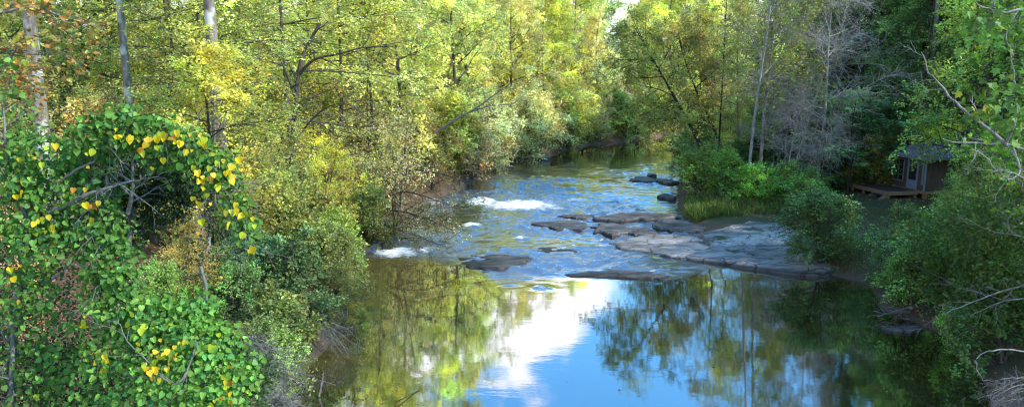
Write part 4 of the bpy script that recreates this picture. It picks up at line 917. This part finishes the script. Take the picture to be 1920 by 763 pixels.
twigs('dead_branch', 'spray of pale bare twigs in the bottom right corner', 'branch', fan(1930, 700, 1940, 750, 13.5, 16, -65, 30), 106, 6, .35, 4, .2, 'bark_grey', .004, 'dead branches on the banks')
twigs('dead_branch', 'long bare branches sweeping left across the shrubs of the right bank', 'branch', [([W3(1960, 525, 17), W3(1880, 545, 17), W3(1800, 575, 17), W3(1765, 590, 17)], .03, .008), ([W3(1960, 560, 17), W3(1890, 562, 17), W3(1820, 590, 17)], .025, .006), ([W3(1960, 450, 17), W3(1900, 440, 17), W3(1850, 430, 17), W3(1812, 410, 17)], .025, .006), ([W3(1900, 440, 17), W3(1890, 410, 17), W3(1925, 370, 17)], .015, .005)], 107, 8, .6, 5, .3, 'bark_pale', .005, 'dead branches on the banks')
twigs('dead_branch', 'small dead snag standing in the shallows at the lower left', 'branch', [([W3(598, 742, 17), W3(602, 722, 17), W3(606, 698, 17)], .035, .012)], 108, 4, .18, 0, .1, 'bark_grey', .006, 'dead branches on the banks')
twigs('dead_branch', 'short pale stick poking from the water at the bottom left', 'branch', [([W3(630, 758, 16.5), W3(640, 748, 16.4), W3(648, 743, 16.4)], .016, .006)], 109, 2, .1, 0, .1, 'bark_pale', .004, 'dead branches on the banks')
twigs('dead_branch', 'thin dark branch lying just on the pool surface near the bottom', 'branch', [([W3(745, 752, 16.6), W3(800, 726, 17.6), W3(850, 722, 17.8)], .012, .005)], 111, 3, .2, 0, .1, 'bark_dark', .004, 'dead branches on the banks')
twigs('dead_branch', 'bundle of fallen pale branches low on the left bank above the cascade', 'branch', fan(640, 330, 720, 420, 34.5, 14, 60, 25, .03), 110, 5, .7, 3, .3, 'bark_grey', .008, 'dead branches on the banks')
# brush pile
x, y = wx(660, 33.5, 1.5), 33.5
t = thing('brush_pile', 'low mound of rusty dead brush on the left bank beside the bright bush', 'brush pile', (x, y, gz(x, y)), 0)
rg = np.random.default_rng(14); n = 260
a = rg.uniform(0, 6.28, n); r = rg.uniform(0, 1, n) ** .5
c = np.stack([r * np.cos(a) * 1.3, r * np.sin(a) * .9, (1 - r ** 2) * 1.0 * rg.uniform(.4, 1, n)], -1)
d = nrm(rg.normal(size=(n, 3)) * [1, 1, .35]); L_ = rg.uniform(.4, 1.1, n)[:, None]
P = np.stack([c - d * L_ / 2, c + [0, 0, .05], c + d * L_ / 2], 1)
V, Fq = tubes(P, np.full((n, 3), .012), 3); link('brushwood', mesh_np('brushwood', V, [Fq], M['bark_dark'], True), t)
V, Fq, per, li = twig_leaves(rg, P, 14, .09, .5, .0, .1)
link('dead_foliage', mesh_np('dead_foliage', V, [Fq], M['leaf'], False, dict(leafcol=np.tile(leaf_cols(rg, len(li), None, .3), (per, 1)))), t, None, (.28, .14, .06))

# ---- near tree at the right edge with big lobed leaves and pale bare limbs
gen_tree('maple', 270, 13.5, 5.2, 3.8, 44, 10, 8, 9, .105, .19, (55, 95), (30, 65), .05, .7, .06, 'tall', bark='bark_grey', style='maple', autumn=.07, acol=(2.6, 1.3, .5), jit=.06, hang=.25, leafm='leaf')
x, y = wx(2035, 15.2, 2), 15.2
t = plant('maple', 'overhanging_tree', 'big leaved bright green tree reaching in at the right edge with pale bare limbs', 'tree', 2070, 15.2, 13.5, (.085, .17, .022), rz=1.0)
Q = 12.0
(V, Fs), _ = branchy([([W3(2010, 330, 14), W3(1940, 292, Q), W3(1890, 272, Q), W3(1850, 270, Q), W3(1800, 268, Q), W3(1768, 258, Q)], .05, .01),
                      ([W3(1890, 274, Q), W3(1850, 240, Q), W3(1800, 200, Q), W3(1765, 165, Q), W3(1738, 130, Q), W3(1728, 95, Q)], .035, .007),
                      ([W3(1885, 272, Q), W3(1905, 220, Q - .2), W3(1902, 150, Q - .2), W3(1885, 60, Q - .2)], .022, .006),
                      ([W3(1900, 280, Q), W3(1912, 320, Q - .2), W3(1890, 335, Q - .3), W3(1850, 300, Q - .3), W3(1830, 282, Q - .3)], .02, .005),
                      ([W3(1990, 8, Q), W3(1920, 18, Q), W3(1870, 22, Q), W3(1825, 4, Q)], .035, .01),
                      ([W3(1930, 340, Q - .4), W3(1890, 322, Q - .5), W3(1850, 318, Q - .5)], .016, .005)], 15, 6, .45, 4, .22, .005)
link('limb', mesh_np('pale_limb', local(t, V), Fs, M['bark_pale'], True), t)['label'] = 'pale bare limbs'
rg = np.random.default_rng(16)
PX = [(1860, 190, 10, .25, 26), (1905, 200, 10, .3, 34), (1880, 240, 10, .25, 24), (1915, 150, 10, .25, 20), (1830, 205, 10.5, .2, 14), (1895, 30, 10.5, .4, 26), (1850, 60, 11, .4, 26), (1915, 90, 10.5, .4, 26)]
P0 = np.concatenate([W3(a, b_, D) + rg.normal(0, r * .6, (n, 3)) for a, b_, D, r, n in PX]); n = len(P0)
V, Fq, per = leaves(P0, np.array([0, -.2, -.6]) + rg.normal(0, .6, (n, 3)), np.array([0, -.5, .7]) + rg.normal(0, .35, (n, 3)), .13 * rg.uniform(.5, 1.15, n), 'maple', .15)
o = link('foliage', mesh_np('near_leaves', local(t, V), [Fq], M['leaf'], False, dict(leafcol=np.tile(leaf_cols(rg, n, None, .25, .1, (2.2, 1.2, .5)), (per, 1)))), t, None, (.13, .25, .035))
o['label'] = 'largest leaves hanging closest to the viewer'
blob_shrub('shrub', 'bright leafy shrub arching over the pool at the right edge', 'shrub', [(1820, 430, 19, .9, 1600), (1880, 400, 18, .9, 1600), (1760, 450, 21, .9, 1500), (1900, 500, 17.5, .8, 1400), (1840, 520, 19, .8, 1400), (1770, 530, 21, .7, 1200), (1720, 490, 23, .7, 1000), (1690, 520, 24, .6, 800), (1860, 580, 18, .6, 600)], 83, .12, (.105, .185, .038), SR_, shape='rhomb', nup=.8,
           stems=[([W3(1960, 620, 18), W3(1880, 500, 18.5), W3(1800, 430, 19)], .04, .01), ([W3(1900, 620, 19), W3(1800, 540, 20), W3(1720, 500, 22)], .04, .01)])

# ------------------------------------------------------------------ fallen leaves and grass
rg = np.random.default_rng(21)
n = 26000
yy = rg.uniform(9, 42, n); xx = np.interp(yy, LS[:, 1], LS[:, 0]) - rg.uniform(.2, 1, n) ** 1.2 * 17
xr2 = rg.uniform(11, 32, 9000); yr2 = rg.uniform(14, 44, 9000); kk = ~inside(xr2, yr2, POLY); xx = np.concatenate([xx, xr2[kk]]); yy = np.concatenate([yy, yr2[kk]])
hh = ground(xx, yy); k = hh > .15 + level(yy); xx, yy, hh = xx[k], yy[k], hh[k]; n = len(xx)
V, Fq, per = leaves(np.stack([xx, yy, hh + .03], -1), rg.normal(size=(n, 3)) * [1, 1, .2], np.array([0, 0, 1.]) + rg.normal(0, .35, (n, 3)), rg.uniform(.06, .15, n), 'rhomb', .25)
cc = np.array([(.30, .15, .07), (.42, .24, .11), (.20, .10, .055), (.50, .34, .18), (.36, .28, .07)])[rg.integers(0, 5, n)] * np.exp(rg.normal(0, .25, (n, 1)))
o = link('fallen_leaves', mesh_np('fallen_leaves', V, [Fq], M['leaf'], False, dict(leafcol=cc))); tag(o, 'brown and orange fallen leaves strewn over the ground of both banks', 'fallen leaves', None, 'stuff')
n = 420
yy = 15 + 14 * rg.uniform(0, 1, n) ** 1.5; sl_, sr_ = np.interp(yy, LS[:, 1], LS[:, 0]), np.interp(yy, RS[::-1, 1], RS[::-1, 0])
q = np.where(rg.uniform(size=n) < .55, rg.uniform(0, .2, n), rg.uniform(0, 1, n)); xx = sl_ + .3 + (sr_ - sl_ - .6) * q
k = fbm(xx * .8, yy * .8, 3, 77) > rg.uniform(-.25, .3, n); xx, yy = xx[k], yy[k]; n = len(xx)
V, Fq, per = leaves(np.stack([xx, yy, np.full(n, .012)], -1), rg.normal(size=(n, 3)) * [1, 1, 0], np.array([0, 0, 1.]) + rg.normal(0, .06, (n, 3)), rg.uniform(.04, .09, n), 'rhomb', .1, .0)
cc = np.array([(.38, .22, .1), (.5, .38, .1), (.25, .14, .08), (.45, .40, .25)])[rg.integers(0, 4, n)]
o = link('floating_leaves', mesh_np('floating_leaves', V, [Fq], M['leaf'], False, dict(leafcol=cc))); tag(o, 'small brown and yellow leaves floating on the calm pool', 'floating leaves', None, 'stuff')
def grass(label, polys, n, hgt, cols, seed):
    rg = np.random.default_rng(seed); P = []
    for px0, px1, y0, y1, w in polys:
        m_ = int(n * w); D = rg.uniform(y0, y1, m_); p = rg.uniform(px0, px1, m_)
        x = (p - CX) / F * (D * CP + (HCAM - .6) * SP); P.append(np.stack([x, D], -1))
    P = np.concatenate(P); z = ground(P[:, 0], P[:, 1])
    k = (z > .1 + level(P[:, 1])) & (fbm(P[:, 0] * .6, P[:, 1] * .6, 3, seed) > -.25 + rg.normal(0, .15, len(P))); P, z = P[k], z[k]; m_ = len(P)
    V, Fq, per = leaves(np.concatenate([P, z[:, None] - .02], 1), np.array([0, 0, 1.]) + rg.normal(0, .5, (m_, 3)), rg.normal(size=(m_, 3)), hgt * rg.uniform(.3, 1.2, m_) * (1 + .5 * fbm(P[:, 0] * 1.5, P[:, 1] * 1.5, 2, seed + 5)), 'needle', .1)
    cc = np.array(cols)[rg.integers(0, len(cols), m_)] * np.exp(rg.normal(0, .25, (m_, 1)))
    o = link('grass', mesh_np('grass', V, [Fq], M['leaf'], False, dict(leafcol=cc))); tag(o, label, 'grass', None, 'stuff')
grass('tall green grass fringing the bedrock on the right bank', [(1285, 1480, 36, 41, 1)], 24000, .5, [(.09, .17, .035), (.14, .20, .045), (.12, .22, .04), (.24, .20, .09)], 31)
grass('short rough grass in the clearing before the cabin', [(1480, 1800, 27, 36.5, 1)], 26000, .2, [(.13, .16, .04), (.17, .17, .05), (.2, .16, .07)], 32)

# ------------------------------------------------------------------ the cabin and its deck
M['wood_dark'] = plain_mat('dark_wood_siding', (.095, .075, .07), .85, .45, 5, stretch=(3, 3, .4))
M['blue_grey'] = plain_mat('blue_grey_paint', (.22, .28, .40), .6, .15, 6)
M['screen'] = plain_mat('dark_window', (.03, .033, .04), .25, .2, 3)
M['roofing'] = plain_mat('dark_roofing', (.24, .22, .31), .75, .4, 3, stretch=(1, 3, 1))
M['deck_wood'] = plain_mat('deck_boards', (.06, .048, .05), .8, .35, 4, stretch=(1, 6, 1))
M['tan_wood'] = plain_mat('tan_timber', (.27, .19, .125), .8, .25, 5)
FZ = 1.40
A = np.array([wx(1670, 42.3, 2.5), 42.3]); Bc = np.array([wx(1738, 39.6, 2.5), 39.6])
u = (Bc - A) / np.linalg.norm(Bc - A); Lc = float(np.linalg.norm(Bc - A)); ang = math.atan2(u[1], u[0])
gzc = min(gz(*A), gz(*Bc), FZ - .5)
cab = thing('cabin', 'small dark cabin with a low hipped roof and blue grey trim among the trees', 'cabin', (A[0], A[1], FZ), ang)
Wd = 3.0; WH = 1.88
def part(name, lst, mat, parent, bev=True, label=None):
    V, Fq = boxes(lst); o = link(name, mesh_np(name, V, [Fq], M[mat]), parent)
    if bev:
        b_ = o.modifiers.new('bevel', 'BEVEL'); b_.width = .008; b_.segments = 1
    if label: o['label'] = label
    return o
th = .1
# front wall with openings (u along x, v along y into the cabin)
dx0, dx1 = 1.35, 2.15
w0, w1 = .22, 1.08
w2, w3 = 2.45, Lc - .2
part('wall', [(0, Lc, 0, th, 0, .32), (0, w0, 0, th, .32, WH), (w1, dx0, 0, th, .32, WH), (dx1, w2, 0, th, .32, WH), (w3, Lc, 0, th, .32, WH), (w0, w1, 0, th, 1.62, WH), (dx0, dx1, 0, th, 1.68, WH), (w2, w3, 0, th, 1.62, WH),
              (0, th, th, Wd - th, 0, WH), (Lc - th, Lc, th, Wd - th, 0, WH), (0, Lc, Wd - th, Wd, 0, WH)], 'wood_dark', cab)
part('floor', [(-.1, Lc + .1, -.1, Wd + .1, -.16, -.004)], 'tan_wood', cab)
for i in range(3):
    for j in range(2):
        xx_, yy_ = .15 + i * (Lc - .3) / 2, .15 + j * (Wd - .3)
        part('pier', [(xx_ - .1, xx_ + .1, yy_ - .1, yy_ + .1, -1.1, -.162)], 'tan_wood', cab)
for a0, a1 in ((w0, w1), (w2, w3)):
    fr_ = part('window', [(a0, a0 + .06, -.025, .03, .32, 1.62), (a1 - .06, a1, -.025, .03, .32, 1.62), (a0 + .06, a1 - .06, -.02, .03, .32, .38), (a0 + .06, a1 - .06, -.02, .03, 1.56, 1.62), ((a0 + a1) / 2 - .02, (a0 + a1) / 2 + .02, -.015, .03, .38, 1.56), (a0 + .06, a1 - .06, -.012, .03, .95, .99)], 'blue_grey', cab)
    part('pane', [(a0 + .06, a1 - .06, .04, .05, .38, 1.56)], 'screen', fr_, False)
dr_ = part('door', [(dx0, dx0 + .1, -.03, .05, .01, 1.68), (dx1 - .1, dx1, -.03, .05, .01, 1.68), (dx0 + .1, dx1 - .1, -.025, .05, 1.58, 1.68), (dx0 + .1, dx1 - .1, -.02, .04, .01, .5)], 'blue_grey', cab)
part('pane', [(dx0 + .1, dx1 - .1, .02, .03, .5, 1.58)], 'screen', dr_, False)
part('handle', [(dx1 - .16, dx1 - .12, -.06, -.022, .78, .86)], 'tan_wood', dr_)
for xx_ in (0.05, Lc - .05):
    part('corner_post', [(xx_ - .05, xx_ + .05, -.06, -.002, 0, WH)], 'blue_grey', cab)
ov = .38; x0, x1, y0, y1 = -ov, Lc + ov, -ov, Wd + ov; zr = WH + .75; zi = WH + .03
Vr = np.array([[x0, y0, zi], [x1, y0, zi], [x1, y1, zi], [x0, y1, zi], [1.2, Wd / 2, zr], [Lc - 1.0, Wd / 2, zr], [x0, y0, zi - .03], [x1, y0, zi - .03], [x1, y1, zi - .03], [x0, y1, zi - .03]])
rf = link('roof', mesh_np('roof', Vr, [np.array([[0, 1, 5, 4], [2, 3, 4, 5], [0, 6, 7, 1], [1, 7, 8, 2], [2, 8, 9, 3], [3, 9, 6, 0], [9, 8, 7, 6]]), np.array([[1, 2, 5], [3, 0, 4]])], M['roofing']), cab)
part('fascia', [(x0 - .012, x1 + .012, y0 - .03, y0 - .004, zi - .17, zi + .01), (x0 - .03, x0 - .004, y0, y1, zi - .17, zi + .01), (x1 + .004, x1 + .03, y0, y1, zi - .17, zi + .01)], 'blue_grey', rf)
dk = thing('wooden_deck', 'low brown wooden deck with three steps in front of the cabin door', 'deck', (A[0], A[1], FZ), ang)
du0, du1, dv0, dv1 = -.7, 2.4, -2.0, -.12
bw = .14; nb = int((dv1 - dv0) / bw)
part('board', [(du0, du1, dv0 + k * bw + .004, dv0 + (k + 1) * bw - .004, -.05, -.012) for k in range(nb)], 'deck_wood', dk, False)
part('rim_joist', [(du0, du1, dv0 - .05, dv0 - .002, -.22, -.008), (du0 - .05, du0 - .002, dv0 - .05, dv1, -.22, -.008), (du1 + .002, du1 + .05, dv0 - .05, dv1, -.22, -.008)], 'tan_wood', dk)
for k in range(4):
    xx_ = du0 + .08 + k * (du1 - du0 - .16) / 3
    part('post', [(xx_ - .06, xx_ + .06, dv0 + .0, dv0 + .12, -1.0, -.055)], 'tan_wood', dk)
    part('post', [(xx_ - .06, xx_ + .06, dv1 - .16, dv1 - .04, -1.0, -.055)], 'tan_wood', dk)
sx0, sx1 = 1.4, 2.3
for k in range(3):
    part('step', [(sx0 + .05, sx1 - .05, dv0 - .36 - k * .27, dv0 - .08 - k * .27, -.22 - k * .19, -.18 - k * .19)], 'deck_wood', dk)
for xx_ in (sx0, sx1):
    Vs = np.array([[xx_ - .03, dv0 - .055, -.10], [xx_ - .03, dv0 - .055, -.32], [xx_ - .03, dv0 - 1.05, -.98], [xx_ - .03, dv0 - 1.05, -.74]]); Vs = np.concatenate([Vs, Vs + [.06, 0, 0]])
    link('stringer', mesh_np('stringer', Vs, [np.array([[0, 1, 2, 3], [7, 6, 5, 4], [0, 4, 5, 1], [1, 5, 6, 2], [2, 6, 7, 3], [3, 7, 4, 0]])], M['tan_wood']), dk)
# ------------------------------------------------------------------ sun, sky, camera
SUN_AZ, SUN_EL = math.radians(112), math.radians(36)     # azimuth clockwise from +Y
sd = np.array([math.sin(SUN_AZ) * math.cos(SUN_EL), math.cos(SUN_AZ) * math.cos(SUN_EL), math.sin(SUN_EL)])
sl = bpy.data.lights.new('sun', 'SUN'); sl.energy = 5.0; sl.angle = math.radians(.53); sl.color = (1, .915, .76)
so = bpy.data.objects.new('sun', sl); COL.objects.link(so)
from mathutils import Vector
so.rotation_euler = Vector(sd).to_track_quat('Z', 'Y').to_euler()
w = bpy.data.worlds.new('World'); sc.world = w; w.use_nodes = True
nt = w.node_tree; nt.nodes.clear(); Lk = nt.links
def N(t, **kw):
    n = nt.nodes.new('ShaderNode' + t)
    for k, v in kw.items():
        if k in n.inputs: n.inputs[k].default_value = v
        else: setattr(n, k, v)
    return n
sky = N('TexSky'); sky.sky_type = 'NISHITA'; sky.sun_disc = False; sky.sun_elevation = SUN_EL; sky.sun_rotation = SUN_AZ
sky.air_density = 1.0; sky.dust_density = .4; sky.ozone_density = 3.0
tc = N('TexCoord'); sep = N('SeparateXYZ'); Lk.new(tc.outputs['Generated'], sep.inputs[0])
mp = N('Mapping'); mp.inputs['Scale'].default_value = (3.2, 3.2, 7); Lk.new(tc.outputs['Generated'], mp.inputs[0])
nz = N('TexNoise', Scale=2.4, Detail=9.0, Roughness=.58); Lk.new(mp.outputs[0], nz.inputs['Vector'])
# cloud amount falls with elevation, thick bank low in the north
def math_(op, a, b=None, c=None):
    n = N('Math', operation=op)
    for i, v in enumerate((a, b, c)):
        if v is None: continue
        if isinstance(v, (int, float)): n.inputs[i].default_value = v
        else: Lk.new(v, n.inputs[i])
    return n.outputs[0]
# the cloud bank's upper rim slopes: higher to the west (left) than to the east
rim = math_('MULTIPLY_ADD', sep.outputs['X'], -1.0, .44)
dz_ = math_('SUBTRACT', rim, sep.outputs['Z'])
amt = math_('MULTIPLY_ADD', dz_, 4.6, 0.02)
amt = math_('MAXIMUM', amt, -.32)
amt = math_('MINIMUM', amt, .5)
top_ = math_('SUBTRACT', .418, sep.outputs['Z']); amt = math_('MINIMUM', amt, math_('MULTIPLY_ADD', top_, 7.0, .06)); amt = math_('MAXIMUM', amt, -.32)
cl = math_('ADD', nz.outputs[0], amt)
mr = N('MapRange'); mr.interpolation_type = 'SMOOTHSTEP'; Lk.new(cl, mr.inputs[0]); mr.inputs[1].default_value = .5; mr.inputs[2].default_value = .64
hs = N('HueSaturation', Saturation=1.1, Value=3.15); Lk.new(sky.outputs[0], hs.inputs['Color'])
tint = N('MixRGB', blend_type='MULTIPLY'); tint.inputs[0].default_value = 1; Lk.new(hs.outputs[0], tint.inputs[1]); tint.inputs[2].default_value = (.62, 1.04, 1.12, 1)
mix = N('MixRGB'); Lk.new(mr.outputs[0], mix.inputs[0]); Lk.new(tint.outputs[0], mix.inputs[1]); mix.inputs[2].default_value = (13, 13, 13.6, 1)
bg = N('Background', Strength=.15); Lk.new(mix.outputs[0], bg.inputs[0])
ow = N('OutputWorld'); Lk.new(bg.outputs[0], ow.inputs[0])

cam = bpy.data.cameras.new('camera'); co = bpy.data.objects.new('camera', cam); COL.objects.link(co)
cam.sensor_fit = 'HORIZONTAL'; cam.sensor_width = 36; cam.lens = 36 * F / 1920; cam.clip_end = 5000; cam.clip_start = .05
co.location = (0, 0, HCAM); co.rotation_euler = (PI / 2 - PITCH, 0, 0)
sc.camera = co
sc.cycles.pixel_filter_type = 'BLACKMAN_HARRIS'; sc.cycles.filter_width = 1.15
sc.view_settings.view_transform = 'Standard'; sc.view_settings.look = 'None'; sc.view_settings.exposure = 0
cy = sc.cycles
cy.max_bounces = 7; cy.diffuse_bounces = 3; cy.glossy_bounces = 3; cy.transmission_bounces = 5; cy.transparent_max_bounces = 4
cy.caustics_reflective = False; cy.caustics_refractive = False
